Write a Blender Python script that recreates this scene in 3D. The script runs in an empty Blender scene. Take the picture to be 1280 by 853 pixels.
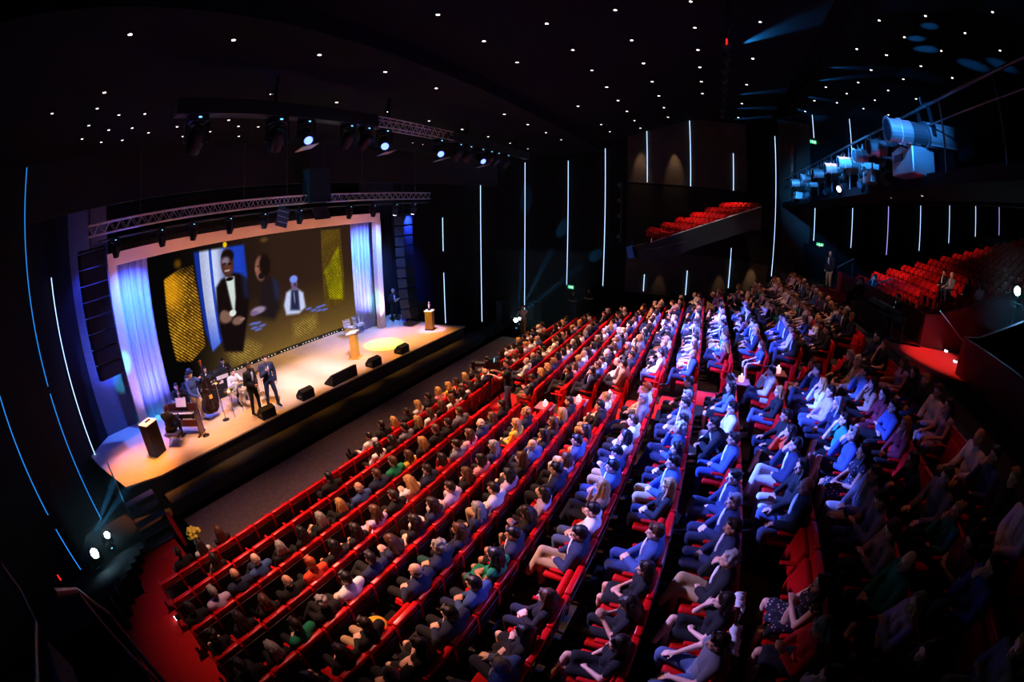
import bpy, bmesh, math, random
from mathutils import Vector, Matrix, Euler
R = math.radians
random.seed(7)
S = bpy.context.scene
COL = S.collection
# ------------------------------------------------------------------ camera
# plan coordinates: u runs along the stage front, v from the stage into the house, z is height over the lens
CAM_H = 6.6
def W(u, v, z): return Vector((u - 9.85, -v, z + CAM_H))
cd = bpy.data.cameras.new('camera'); cam = bpy.data.objects.new('camera', cd); COL.objects.link(cam)
S.camera = cam
cd.type = 'PANO'
cd.sensor_width = 36.0; cd.sensor_fit = 'HORIZONTAL'
pc = cd if hasattr(cd, 'panorama_type') else cd.cycles
pc.panorama_type = 'FISHEYE_EQUISOLID'      # a 15 mm fisheye on a full frame body
pc.fisheye_lens = 15.0
pc.fisheye_fov = 4.2
cd.clip_start = 0.02; cd.clip_end = 200
cam.location = W(0, 0, 0)
cam.rotation_euler = (R(90 - 17.5), 0, R(-64.0))
S.view_settings.view_transform = 'Standard'; S.view_settings.look = 'None'
S.view_settings.exposure = 0.0; S.view_settings.gamma = 1.0; S.view_settings.use_curve_mapping = False
w = bpy.data.worlds.new('world'); S.world = w; w.use_nodes = True
w.node_tree.nodes['Background'].inputs[0].default_value = (0.02, 0.03, 0.05, 1)
w.node_tree.nodes['Background'].inputs[1].default_value = 0.02
# ------------------------------------------------------------------ colour
def lin(c):
    c = c / 255.0
    return c / 12.92 if c <= 0.04045 else ((c + 0.055) / 1.055) ** 2.4
def rgb(r, g, b): return (lin(r), lin(g), lin(b), 1.0)
# ------------------------------------------------------------------ stage and house lighting (lamps of the rig, and added spots that brighten single places)
def spot(name, p, q, col, power, size, blend=0.6, rad=0.08):
    d = bpy.data.lights.new(name, 'SPOT'); d.color = col; d.energy = power
    d.spot_size = R(size); d.spot_blend = blend; d.shadow_soft_size = rad
    o = bpy.data.objects.new(name, d); COL.objects.link(o)
    o.location = p; o.rotation_euler = (q - p).to_track_quat('-Z', 'Y').to_euler()
    return o
AMBER = (1.0, 0.50, 0.12); PINK = (1.0, 0.62, 0.60); WHITE = (1.0, 0.86, 0.80); BLUE = (0.05, 0.15, 1.0); LAV = (0.55, 0.48, 1.0)
# stage wash from the over-stage truss and the bar in the house
for u_, pw in ((1.6, 900), (3.4, 900), (5.4, 700), (7.4, 600), (9.8, 600), (12.2, 1600), (14.8, 2800)):
    spot('wash_amber', W(u_, -12.4, -0.3), W(u_ + 0.2, -12.7, -5.7), (1.0, 0.40, 0.07), pw * .75, 46, 0.9)
for u_ in (4.0, 6.0, 8.0, 10.0, 12.0, 14.0, 16.0): spot('edge_amber', W(u_, -12.3, -0.3), W(u_, -11.75, -5.7), (1.0, 0.40, 0.05), 700, 26, 0.9)
spot('wash_amber', W(2.2, -12.3, -0.3), W(1.2, -12.2, -5.7), (1.0, 0.28, 0.05), 3200, 36, 0.9)
for u_, q, pw in ((5.4, (7.2, -13.0), 4000), (7.7, (9.0, -13.0), 4600), (9.1, (10.8, -13.2), 4000)):
    spot('wash_white', W(u_, -9.1, 1.6), W(q[0], q[1], -5.7), (1.0, 0.74, 0.94), pw, 27, 0.9)
spot('wash_pink', W(3.3, -9.1, 1.6), W(4.4, -12.2, -5.7), (1.0, 0.52, 0.40), 2600, 28, 0.9)
spot('wash_pink', W(5.0, -9.1, 1.6), W(5.2, -13.6, -5.2), (1.0, 0.72, 0.80), 2200, 24, 0.9)
spot('wash_pink', W(11.8, -9.1, 1.6), W(13.8, -12.6, -5.7), (1.0, 0.60, 0.30), 900, 28, 0.9)
for u_ in (5.0, 8.0, 11.0, 13.4):
    spot('wash_back', W(u_, -13.2, -0.3), W(u_ + .4, -15.9, -5.7), (1.0, 0.55, 0.08), 700, 56, 0.9)
spot('pool_green', W(13.0, -12.4, -0.3), W(13.3, -12.9, -5.7), (0.02, 1.0, 0.02), 24000, 20, 0.9)
spot('pool_violet', W(15.7, -12.4, -0.3), W(16.2, -12.3, -5.7), (0.5, 0.36, 1.0), 2400, 16, 0.4)
for u_ in (2.9, 4.9, 6.9, 8.9, 10.9, 12.9, 14.6):
    spot('beam_pink', W(u_, -13.4, -0.75), W(u_, -14.8, -0.06), (1.0, 0.44, 0.36) if 4 < u_ < 14 else (0.7, 0.34, 0.8), 60, 110, 0.9)  # short-throw spots added to brighten the portal beam
# curtains and side masking washed blue from the floor and the truss
spot('curtain_blue', W(2.9, -13.6, 0.0), W(2.9, -15.3, -3.4), (0.04, 0.13, 1.0), 3600, 100, 1.0)
spot('curtain_blue', W(3.2, -13.6, -5.5), W(2.9, -15.3, -3.4), (0.22, 0.20, 1.0), 900, 90, 0.9)
spot('curtain_blue', W(14.6, -13.4, 0.0), W(14.9, -15.3, -3.2), (0.08, 0.22, 1.0), 3400, 100, 1.0)
spot('curtain_blue', W(15.0, -14.0, -5.4), W(15.0, -15.3, -3.0), (0.35, 0.36, 1.0), 800, 90, 0.9)
spot('gobo_cyan', W(4.8, -12.4, -0.3), W(3.0, -15.2, -5.0), (0.02, 0.75, 0.9), 2600, 14, 0.4)
spot('gobo_cyan', W(11.6, -12.4, -0.3), W(15.2, -15.1, -4.2), (0.02, 0.9, 0.6), 3000, 9, 0.4)
spot('gobo_cyan', W(3.2, -9.1, 1.6), W(1.9, -15.4, -3.9), (0.04, 0.65, 0.95), 9000, 5, 0.3)
spot('side_blue', W(1.7, -14.9, -4.4), W(1.2, -15.5, -3.0), (0.03, 0.06, 1.0), 240, 90, 0.9)
spot('side_blue', W(1.5, -14.9, 0.3), W(1.3, -15.5, -2.0), (0.03, 0.06, 1.0), 500, 100, 0.9)
spot('side_blue', W(16.4, -13.2, 0.0), W(17.0, -16.4, -3.0), (0.02, 0.06, 1.0), 6000, 80, 0.9)
# house: blue moving lights on the bar, thrown over the stalls
HB = (0.085, 0.15, 1.0)
for u_, q, c, pw, sz in ((6.26, (6.4, 1.4), HB, 42000, 27), (9.11, (11.6, 1.3), HB, 46000, 23), (11.8, (15.0, 0.9), HB, 46000, 19),
                         (13.7, (15.6, -1.8), (0.70, 0.48, 1.0), 15000, 28), (11.81, (11.6, -1.6), (0.60, 0.42, 1.0), 8000, 26)):
    spot('house_blue', W(u_, -7.8, 1.6), W(q[0], q[1], -4.0), c, pw, sz, 0.5)
spot('house_blue', W(4.4, -7.8, 1.6), W(3.2, 0.0, -4.0), (0.16, 0.22, 1.0), 7500, 20, 0.8)
spot('house_warm', W(3.9, -7.8, 1.6), W(3.2, -0.2, -4.0), (1.0, 0.46, 0.30), 2200, 24, 0.9)
# blue back light from the bridge onto shoulders and seat tops, warm light from the stage side onto the faces
for u_, q, pw, sz in ((8.0, (4.6, -0.8), 3500, 26), (10.0, (8.2, -0.8), 12000, 28), (14.0, (13.0, -1.0), 11000, 28), (18.0, (17.0, -1.2), 8000, 26)):
    spot('bridge_back_blue', W(u_, 4.2, 2.3), W(q[0], q[1], -4.2), (0.12, 0.18, 1.0), pw, sz, 0.7)
for u_, q, pw in ((3.3, (3.6, -3.0), 3800), (7.2, (7.6, -2.6), 5400), (10.6, (11.0, -2.6), 6400), (14.2, (14.6, -2.8), 6400), (16.4, (18.4, -2.6), 5200)):
    spot('house_warm', W(u_, -7.8, 1.6), W(q[0], q[1], -4.6), (1.0, 0.46, 0.32), pw, 40, 0.9)
for u_, q, pw in ((3.3, (3.0, -5.8), 2200), (6.9, (7.0, -6.0), 3200), (10.2, (10.6, -6.2), 4200), (13.9, (14.0, -6.2), 3800), (16.6, (17.4, -6.2), 3200)):
    spot('front_warm', W(u_, -8.9, 1.6), W(q[0], q[1], -5.6), (1.0, 0.52, 0.26), pw, 40, 0.9)
# warm white house downlights: the ceiling lamps that are on
for u_, v_, z_, pw in ((3.0, -5.2, 4.5, 1900), (7.6, -5.2, 4.5, 1700), (13, -5.2, 4.5, 1100), (17.5, -5.2, 4.5, 900), (10, -2.0, 5.4, 500),
                        (17.6, 2.6, 6.0, 800), (12.6, 3.8, 6.3, 700), (10.3, 1.9, 6.0, 700)):
    spot('house_white', W(u_, v_, z_), W(u_, v_ - 0.3, -5.5), (1.0, 0.46, 0.36), pw * 1.5, 50, 0.9)
spot('tribune_white', W(13.0, 7.4, 1.2), W(15.0, 9.5, -1.4), (1.0, 0.5, 0.4), 300, 70, 0.9)
spot('tribune_white', W(18.0, 7.4, 1.4), W(19.0, 10.0, -1.0), (1.0, 0.5, 0.4), 360, 80, 0.9)
spot('tribune_white', W(20.0, 11.3, 7.4), W(21.0, 14.5, 1.0), (1.0, 0.5, 0.4), 900, 50, 0.9)
spot('tribune_white', W(19.0, 5.6, 1.4), W(20.5, 6.6, -1.4), (1.0, 0.6, 0.5), 160, 34, 0.9)  # added spot that brightens the person at the tribune corner
spot('rear_red_fill', W(6.0, 3.2, 5.6), W(6.4, 4.2, -3.0), (1.0, 0.22, 0.12), 190, 62, 0.9)  # weak red fill added over the rear rows
spot('vomitory_white', W(10.2, 6.7, 1.3), W(9.8, 7.2, -2.3), (1.0, 0.36, 0.22), 700, 48, 0.6)
spot('balcony_fill', W(22.0, -1.5, 2.8), W(22.0, -1.3, -0.5), (1.0, 0.5, 0.36), 420, 90, 0.9)  # fill spots added to brighten the balcony seats
spot('balcony_fill', W(22.0, 1.2, 3.2), W(22.0, 1.3, 0.5), (1.0, 0.5, 0.36), 420, 90, 0.9)
spot('balcony_fill', W(16.5, -1.5, 4.6), W(19.75, 0.0, -0.1), (1.0, 0.85, 0.8), 700, 34, 0.9)  # added spot from the house side, lifts the balcony handrail
for v_, z_, pw in ((-3.9, 4.6, 240), (-1.9, 4.6, 240), (-2.6, -2.6, 50), (2.9, -1.6, 200), (1.0, -2.2, 80)):
    spot('wall_warm', W(24.5, v_, z_), W(24.96, v_, z_ - 1.9), (1.0, 0.62, 0.35), pw, 36, 0.9, 0.04)
# bridge: added blue spots that brighten the fixtures, then lamps throwing strokes over the ceiling
spot('bridge_blue_fill', W(9.6, 2.6, 2.4), W(12.6, 4.8, 2.35), (0.03, 0.32, 1.0), 4500, 56, 0.8)
spot('bridge_blue_fill', W(5.6, 3.0, 2.8), W(8.4, 4.8, 2.4), (0.03, 0.28, 1.0), 1300, 46, 0.8)
spot('bridge_blue_fill', W(15.6, 2.8, 2.3), W(19.6, 4.8, 2.25), (0.04, 0.34, 1.0), 2600, 40, 0.8)
for u_, q_, pw, sz in ((13.7, (11.3, 3.8, 6.62), 3600, 26), (19.6, (19.3, 3.3, 6.5), 1500, 20), (22.0, (22.5, 3.7, 6.58), 1500, 20), (24.6, (24.6, 3.6, 6.55), 1800, 20)):
    spot('ceiling_blue', W(u_, 1.10, 5.86), W(*q_), (0.02, 0.33, 1.0), pw, sz, 0.9, 0.02)
for u_, q_, pw in ((16.3, (16.2, 6.4, 7.2), 900), (18.3, (17.7, 6.3, 7.18), 1000), (20.6, (21.4, 6.5, 7.24), 900), (23.0, (24.4, 6.4, 7.22), 900)):
    spot('ceiling_blue', W(u_, 5.05, 6.78), W(*q_), (0.02, 0.33, 1.0), pw, 22, 0.9, 0.02)
for p_, q_, pw, sz in (((13.0, 5.0, 3.1), (12.3, 8.0, 7.5), 12000, 7), ((14.6, 5.0, 3.1), (13.1, 8.8, 7.6), 15000, 8), ((11.4, 5.0, 3.1), (11.05, 8.0, 7.5), 9000, 7), ((14.0, 5.0, 3.1), (12.8, 11.3, 7.85), 16000, 8), ((12.4, 5.0, 3.1), (11.6, 12.2, 7.9), 16000, 7)):
    spot('ceiling_blue', W(*p_), W(*q_), (0.02, 0.33, 1.0), pw, sz, 0.9, 0.02)
# moving lights standing on the floor at both ends of the orchestra pit
for q_, pw in (((23.4, -9.0, -2.6), 4500), ((23.9, -7.4, -3.4), 3600), ((22.3, -10.2, -2.4), 2600)): spot('floor_beam', W(20.75, -9.75, -5.75), W(*q_), (0.06, 0.45, 1.0), pw, 7, 0.6, .03)
for q_, pw in (((1.6, -10.7, -3.9), 6000), ((1.6, -10.4, -4.7), 4500)): spot('floor_beam', W(-1.3, -10.05, -5.75), W(*q_), (0.06, 0.45, 1.0), pw, 8, 0.6, .03)
spot('tribune_beam', W(9.6, 9.9, 0.0), W(10.2, 7.6, -1.6), (0.06, 0.45, 1.0), 120, 40, 0.9)
spot('tribune_beam', W(9.6, 9.9, 0.0), W(9.2, 9.6, -1.2), (0.06, 0.45, 1.0), 60, 120, 0.9)
# ------------------------------------------------------------------ materials
def mat(name, base, rough=0.7, metal=0.0, vary=0.25, scale=6.0, bump=0.0, coat=0.0, spec=0.5, use_obj=False, attr=None):
    m = bpy.data.materials.new(name); m.use_nodes = True
    nt = m.node_tree; b = nt.nodes['Principled BSDF']
    b.inputs['Roughness'].default_value = rough; b.inputs['Metallic'].default_value = metal
    b.inputs['Coat Weight'].default_value = coat; b.inputs['Specular IOR Level'].default_value = spec
    tc = nt.nodes.new('ShaderNodeTexCoord'); nz = nt.nodes.new('ShaderNodeTexNoise')
    nz.inputs['Scale'].default_value = scale; nz.inputs['Detail'].default_value = 3
    nt.links.new(tc.outputs['Object'], nz.inputs['Vector'])
    mp = nt.nodes.new('ShaderNodeMapRange'); mp.inputs['To Min'].default_value = 1 - vary; mp.inputs['To Max'].default_value = 1 + vary
    nt.links.new(nz.outputs['Fac'], mp.inputs['Value'])
    mx = nt.nodes.new('ShaderNodeMix'); mx.data_type = 'RGBA'; mx.blend_type = 'MULTIPLY'; mx.inputs[0].default_value = 1.0
    if use_obj:
        oi = nt.nodes.new('ShaderNodeObjectInfo'); nt.links.new(oi.outputs['Color'], mx.inputs[6])
    elif attr:
        at = nt.nodes.new('ShaderNodeAttribute'); at.attribute_name = attr; nt.links.new(at.outputs['Color'], mx.inputs[6])
    else:
        mx.inputs[6].default_value = base
    nt.links.new(mp.outputs['Result'], mx.inputs[7])
    nt.links.new(mx.outputs[2], b.inputs['Base Color'])
    if bump:
        bp = nt.nodes.new('ShaderNodeBump'); bp.inputs['Strength'].default_value = bump; bp.inputs['Distance'].default_value = 0.02
        nt.links.new(nz.outputs['Fac'], bp.inputs['Height']); nt.links.new(bp.outputs['Normal'], b.inputs['Normal'])
    return m
def glow(name, col, strength, attr=None):
    m = bpy.data.materials.new(name); m.use_nodes = True; nt = m.node_tree
    nt.nodes.remove(nt.nodes['Principled BSDF'])
    e = nt.nodes.new('ShaderNodeEmission'); e.inputs[0].default_value = col; e.inputs[1].default_value = strength
    if attr:
        at = nt.nodes.new('ShaderNodeAttribute'); at.attribute_name = attr; nt.links.new(at.outputs['Color'], e.inputs[0])
    nt.links.new(e.outputs[0], nt.nodes['Material Output'].inputs[0])
    return m
M = {}
M['black'] = mat('matt_black', (0.004, 0.004, 0.005, 1), 0.8, vary=.4)
M['black_metal'] = mat('black_metal', (0.012, 0.012, 0.014, 1), 0.4, 0.3)
M['gear'] = mat('grey_gear', (0.10, 0.11, 0.12, 1), 0.35, 0.6)
M['alu'] = mat('aluminium', (0.75, 0.72, 0.72, 1), 0.35, 0.8, .1)
M['chrome'] = mat('chrome', (0.8, 0.8, 0.82, 1), 0.15, 1.0, .05)
M['ceil'] = mat('ceiling_paint', (0.009, 0.0085, 0.010, 1), 0.95, vary=.3, scale=.6, spec=.1)
M['wall'] = mat('wall_panel', (0.006, 0.0058, 0.006, 1), 0.9, vary=.5, scale=.8, spec=.2)
M['wallwood'] = mat('wall_wood', (0.055, 0.042, 0.03, 1), 0.75, vary=.5, scale=1.2)
M['stage'] = mat('stage_boards', rgb(214, 190, 160), 0.55, vary=.12, scale=2.5)
M['ply'] = mat('plywood', rgb(205, 170, 140), 0.65, vary=.15, scale=1.5)
M['fascia'] = mat('stage_fascia', (0.010, 0.009, 0.009, 1), 0.7)
M['pit'] = mat('pit_carpet', (0.17, 0.125, 0.10, 1), 0.95, vary=.5, scale=9, bump=.3)
M['dark_floor'] = mat('terrace_floor', (0.018, 0.013, 0.012, 1), 0.9, vary=.5, scale=4)
M['red_carpet'] = mat('red_carpet', rgb(190, 4, 8), 0.95, vary=.25, scale=8, bump=.2)
M['red_wall'] = mat('red_panel', rgb(120, 4, 10), 0.6, vary=.25, scale=2)
M['velvet'] = mat('red_velvet', rgb(190, 4, 10), 0.7, vary=.2, scale=14, spec=.15)
M['rail'] = mat('red_lacquer', rgb(200, 4, 10), 0.32, vary=.1, scale=5, spec=.5)
M['seatback'] = mat('seat_shell', rgb(48, 2, 5), 0.5, vary=.2, scale=5)
M['skin'] = mat('skin', (1, 1, 1, 1), 0.5, use_obj=True, vary=.08, scale=8)
M['cloth'] = mat('cloth', (1, 1, 1, 1), 0.9, use_obj=True, vary=.18, scale=12, bump=.25)
M['hair'] = mat('hair', (1, 1, 1, 1), 0.45, use_obj=True, vary=.5, scale=30, bump=.6)
M['gloss'] = mat('leather', (1, 1, 1, 1), 0.35, use_obj=True, vary=.1)
M['crowd'] = mat('crowd_surfaces', (1, 1, 1, 1), 0.8, attr='Col', vary=.15, spec=.2)
M['white'] = mat('white_paint', (0.8, 0.8, 0.8, 1), 0.5, vary=.05)
M['paper'] = mat('paper', (0.85, 0.84, 0.82, 1), 0.9, vary=.05)
M['wood'] = mat('varnished_wood', rgb(140, 66, 24), 0.35, vary=.35, scale=5, coat=.4)
M['darkwood'] = mat('dark_wood', rgb(70, 34, 18), 0.35, vary=.4, scale=5, coat=.4)
M['honey'] = mat('honey_wood', rgb(215, 160, 60), 0.45, vary=.2, scale=4)
M['brass'] = mat('brass', (0.75, 0.48, 0.14, 1), 0.25, 1.0, .1)
M['shell'] = mat('drum_shell', rgb(205, 190, 165), 0.35, vary=.1)
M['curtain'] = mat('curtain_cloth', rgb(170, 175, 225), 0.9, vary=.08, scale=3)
M['drape'] = mat('black_drape', (0.012, 0.012, 0.016, 1), 0.95, vary=.4, scale=2)
M['grid'] = mat('speaker_grille', (0.02, 0.02, 0.022, 1), 0.6, vary=.6, scale=60)
M['yellow'] = mat('straw_yellow', rgb(225, 170, 20), 0.8, vary=.2, scale=20)
M['leaf'] = mat('bouquet_green', rgb(150, 190, 60), 0.7, vary=.5, scale=14)
M['petal'] = mat('bouquet_yellow', rgb(235, 215, 80), 0.7, vary=.3, scale=14)
M['tube'] = glow('tube_white', (0.42, 0.62, 1.0, 1), 2.2)
M['tube_blue'] = glow('tube_blue', (0.02, 0.32, 1.0, 1), 0.9)
M['tube_violet'] = glow('tube_violet', (0.45, 0.35, 1.0, 1), 1.6)
M['lens_on'] = glow('lens_lit', (0.10, 0.16, 1.0, 1), 5)
M['lens_hot'] = glow('lens_hot', (0.45, 0.85, 1.0, 1), 60)
M['lens_white'] = glow('lens_white', (0.75, 0.8, 1.0, 1), 12)
M['lens'] = mat('lens_glass', (0.03, 0.04, 0.06, 1), 0.08, 0.2, .05)
M['led'] = glow('status_led', (0.15, 0.6, 1.0, 1), 3)
M['red_led'] = glow('red_led', (1.0, 0.02, 0.02, 1), 1.2)
M['down'] = glow('downlight', (1.0, 0.82, 0.80, 1), 9)
M['exit'] = glow('exit_green', (0.02, 0.55, 0.22, 1), 1.2)
M['exit_white'] = glow('exit_white', (0.75, 1.0, 0.85, 1), 1.6)
M['candle'] = glow('candle_glow', (1.0, 0.42, 0.45, 1), 1.6)
M['laptop'] = glow('laptop_screen', (0.35, 0.9, 0.85, 1), 1.1)
M['viewfinder'] = glow('viewfinder_screen', (0.35, 0.75, 1.0, 1), 1.5)
M['spark'] = glow('footlight', (1.0, 0.85, 0.6, 1), 2.0)
# ------------------------------------------------------------------ mesh helper
class MB:
    def __init__(s): s.bm = bmesh.new(); s.mi = 0
    def _tag(s, faces):
        for f in faces: f.material_index = s.mi
    def box(s, c, size, rot=None, bev=0.0):
        mt = Matrix.Translation(Vector(c)) @ (rot.to_matrix().to_4x4() if rot is not None else Matrix()) @ Matrix.Diagonal((*size, 1))
        r = bmesh.ops.create_cube(s.bm, size=1.0, matrix=mt)
        vs = r['verts']; fs = set(f for v in vs for f in v.link_faces); s._tag(fs)
        if bev > 0:
            es = list(set(e for v in vs for e in v.link_edges))
            rr = bmesh.ops.bevel(s.bm, geom=es, offset=bev, segments=2, affect='EDGES', profile=0.5)
            s._tag(rr['faces'])
        return s
    def cyl(s, a, b, r0, r1=None, n=10, caps=True):
        a = Vector(a); b = Vector(b); r1 = r0 if r1 is None else r1
        d = b - a; L = d.length
        if L < 1e-6: return s
        q = d.to_track_quat('Z', 'Y').to_matrix().to_4x4()
        r = bmesh.ops.create_cone(s.bm, cap_ends=caps, segments=n, radius1=max(r0, 1e-4), radius2=max(r1, 1e-4), depth=L, matrix=Matrix.Translation((a + b) / 2) @ q)
        s._tag(set(f for v in r['verts'] for f in v.link_faces)); return s
    def ell(s, c, rad, rot=None, nu=12, nv=8):
        c = Vector(c); rows = []; nw = s.bm.verts.new
        for j in range(nv + 1):
            t = math.pi * j / nv; z = math.cos(t); q = math.sin(t); row = []
            for i in range(nu if 0 < j < nv else 1):
                a = 2 * math.pi * i / nu; p = Vector((q * math.cos(a) * rad[0], q * math.sin(a) * rad[1], z * rad[2]))
                row.append(nw(c + (rot @ p if rot is not None else p)))
            rows.append(row)
        for j in range(nv):
            A, B = rows[j], rows[j + 1]
            for i in range(nu):
                k = (i + 1) % nu
                vs = (A[0], B[i], B[k]) if len(A) == 1 else (A[i], B[0], A[k]) if len(B) == 1 else (A[i], B[i], B[k], A[k])
                s.bm.faces.new(vs).material_index = s.mi
        return s
    def cap(s, a, b, r0, r1=None):
        r1 = r0 if r1 is None else r1
        s.cyl(a, b, r0, r1, 12); s.ell(a, (r0,) * 3); s.ell(b, (r1,) * 3); return s
    def tube(s, pts, r, n=8):
        for a, b in zip(pts[:-1], pts[1:]): s.cyl(a, b, r, r, n)
        for p in pts[1:-1]: s.ell(p, (r, r, r), nu=n, nv=6)
        return s
    def lathe(s, prof, n=24, mt=None):
        mt = mt or Matrix(); rings = []
        for r, z in prof: rings.append([s.bm.verts.new(mt @ Vector((r * math.cos(2 * math.pi * i / n), r * math.sin(2 * math.pi * i / n), z))) for i in range(n)])
        for A, B in zip(rings[:-1], rings[1:]):
            for i in range(n):
                f = s.bm.faces.new((A[i], A[(i + 1) % n], B[(i + 1) % n], B[i])); f.material_index = s.mi
        for rg, rev in ((rings[0], True), (rings[-1], False)):
            try:
                f = s.bm.faces.new(list(reversed(rg)) if rev else rg); f.material_index = s.mi
            except ValueError: pass
        return s
    def prism(s, pts, d):
        d = Vector(d); A = [s.bm.verts.new(Vector(p)) for p in pts]; B = [s.bm.verts.new(Vector(p) + d) for p in pts]
        n = len(A); fs = [s.bm.faces.new(A), s.bm.faces.new(list(reversed(B)))]
        for i in range(n): fs.append(s.bm.faces.new((A[(i + 1) % n], A[i], B[i], B[(i + 1) % n])))
        s._tag(fs); return s
    def quad(s, *pts):
        f = s.bm.faces.new([s.bm.verts.new(Vector(p)) for p in pts]); f.material_index = s.mi; return s
    def mesh(s, name, mats, smooth=False):
        bmesh.ops.recalc_face_normals(s.bm, faces=s.bm.faces[:])
        me = bpy.data.meshes.new(name); s.bm.to_mesh(me); s.bm.free()
        for m in (mats if isinstance(mats, (list, tuple)) else [mats]): me.materials.append(M[m] if isinstance(m, str) else m)
        if smooth:
            for p in me.polygons: p.use_smooth = True
        return me
    def build(s, name, mats, parent=None, smooth=False, loc=None):
        return link(name, s.mesh(name, mats, smooth), parent, loc)
def link(name, me, parent=None, loc=None, rot=None, col=None):
    o = bpy.data.objects.new(name, me); COL.objects.link(o)
    if parent is not None: o.parent = parent
    if loc is not None: o.location = loc
    if rot is not None: o.rotation_euler = rot
    if col is not None: o.color = col
    return o
def tag(o, label, cat, group=None, kind=None):
    o['label'] = label; o['category'] = cat
    if group: o['group'] = group
    if kind: o['kind'] = kind
    return o
def thing(name, label, cat, loc=(0, 0, 0), rz=0.0, group=None):
    o = bpy.data.objects.new(name, None); COL.objects.link(o); o.location = loc; o.rotation_euler = (0, 0, rz)
    o.empty_display_size = .1
    return tag(o, label, cat, group)
def struct(o): o['kind'] = 'structure'; return o
def copy_tree(o, parent=None):
    c = o.copy(); COL.objects.link(c)
    if parent is not None: c.parent = parent
    for ch in o.children: copy_tree(ch, c)
    return c
ORD = ['first', 'second', 'third', 'fourth', 'fifth', 'sixth', 'seventh', 'eighth', 'ninth', 'tenth', 'eleventh', 'twelfth', 'thirteenth', 'fourteenth',
       'fifteenth', 'sixteenth', 'seventeenth', 'eighteenth', 'nineteenth', 'twentieth']
def slab(name, m, pts_uvz, d):
    b = MB(); b.prism([W(*p) for p in pts_uvz], d); return b.build(name, m)
# ================================================================== THE SETTING
ROWS = 'ABCDEFGHIJKLMN'
VB = [-7.09, -6.25, -5.28, -4.34, -3.43, -2.56, -1.69, -.784, .13, 1.01, 1.93, 2.83, 3.73, 4.63]      # v of each row's seat backs
ZB = [-5.62, -5.42, -5.24, -5.03, -4.80, -4.55, -4.26, -3.96, -3.68, -3.39, -3.09, -2.79, -2.49, -2.19]  # height of the top of each row's backs
SEAT_H = .86; P = .533
FL = [z - SEAT_H for z in ZB]
NU0, FU0 = .35 - P, 10.4
def X(u): return u - 9.85
# terraces: one stepped floor from the pit to the cross aisle
b = MB()
edges = [-8.2] + [v + .08 for v in VB] + [7.05]
zs = FL + [-2.3 - .0]
prof = [(-8.2, -6.9)]
b.box((X(9.85), 9.35, CAM_H - 6.75), (34, 2.3, .3))
for i in range(len(zs)):
    v0, v1 = edges[i], edges[i + 1]
    h = zs[i] + 6.9 + .2
    b.box((X(9.9), -(v0 + v1) / 2, CAM_H + zs[i] - h / 2), (30.2, v1 - v0, h))
struct(b.build('floor', 'dark_floor'))
# pit floor
b = MB(); b.box((X(9.0), 9.6, -.10), (30, 4.4, .2)); struct(b.build('floor_pit', 'dark_floor'))
b = MB(); b.box((X(10.4), 9.15, .012), (17.8, 1.75, .02)); o = b.build('carpet_pit', 'pit'); struct(o)
# red carpet runs in the aisles, stepped with the terraces
def aisle(name, u0, u1, k0=0, k1=14):
    b = MB()
    for i in range(k0, k1):
        v0, v1 = edges[i], edges[i + 1]
        b.box((X((u0 + u1) / 2), -(v0 + v1) / 2, CAM_H + zs[i] + .008), (u1 - u0, v1 - v0, .016))
        b.box((X((u0 + u1) / 2), -v0 + .006, CAM_H + zs[i] - .1), (u1 - u0, .012, .2))
    struct(b.build(name, 'red_carpet'))
aisle('carpet_aisle', 9.47, 10.36, 2)
aisle('carpet_aisle', 10.36, 11.95, 2, 3)
aisle('carpet_aisle', -1.7, -.25, 0, 5)
aisle('carpet_aisle', 20.6, 21.9, 0, 14)
b = MB(); b.box((X(.1), 9.0, .012), (1.6, 1.75, .024)); struct(b.build('carpet_aisle', 'red_carpet'))
b = MB(); b.box((X(9.6), -6.2, CAM_H - 2.3 + .01), (2.9, 1.6, .02)); b.box((X(9.75), -8.2, CAM_H - 2.3 + .01), (2.3, 2.4, .02)); b.box((X(15.5), -6.3, CAM_H - 2.3 + .01), (9.5, 1.3, .02))
struct(b.build('carpet_cross_aisle', 'red_carpet'))
b = MB(); b.box((X(9.8), -9.4, CAM_H - 2.4), (30, 5.0, .2)); struct(b.build('floor_rear', 'dark_floor'))
# left aisle: dark side stair flank
b = MB()
for i in range(9):
    ue = -.02 - .21 * i; b.box((X(ue - 1.6), 9.75 - i * .30, .10 + .05 * i), (3.2, .31, .2 + .10 * i))
struct(b.build('floor_side_steps', 'black'))
# stage platform
b = MB()
b.prism([W(u, v, -5.7) for u, v in ((.35, -11.45), (1.6, -11.08), (17.42, -11.12), (17.0, -13.0), (17.9, -15.4), (17.9, -18.2), (-1.2, -18.2), (-.2, -13.5))], (0, 0, -.05))
struct(b.build('stage_floor', 'stage'))
b = MB()
b.prism([W(u, v, -5.76) for u, v in ((.4, -11.5), (1.62, -11.14), (17.36, -11.18), (17.0, -13.0), (17.8, -15.4), (17.8, -18.1), (-1.2, -18.1), (-.2, -13.5))], (0, 0, -.84))
struct(b.build('stage_fascia', 'fascia'))
b = MB(); b.box((X(9.7), 10.72, .2), (16.6, .7, .4), bev=.02); struct(b.build('stage_ledge', mat('ledge_grey', (.03, .028, .03, 1), .7)))
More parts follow.
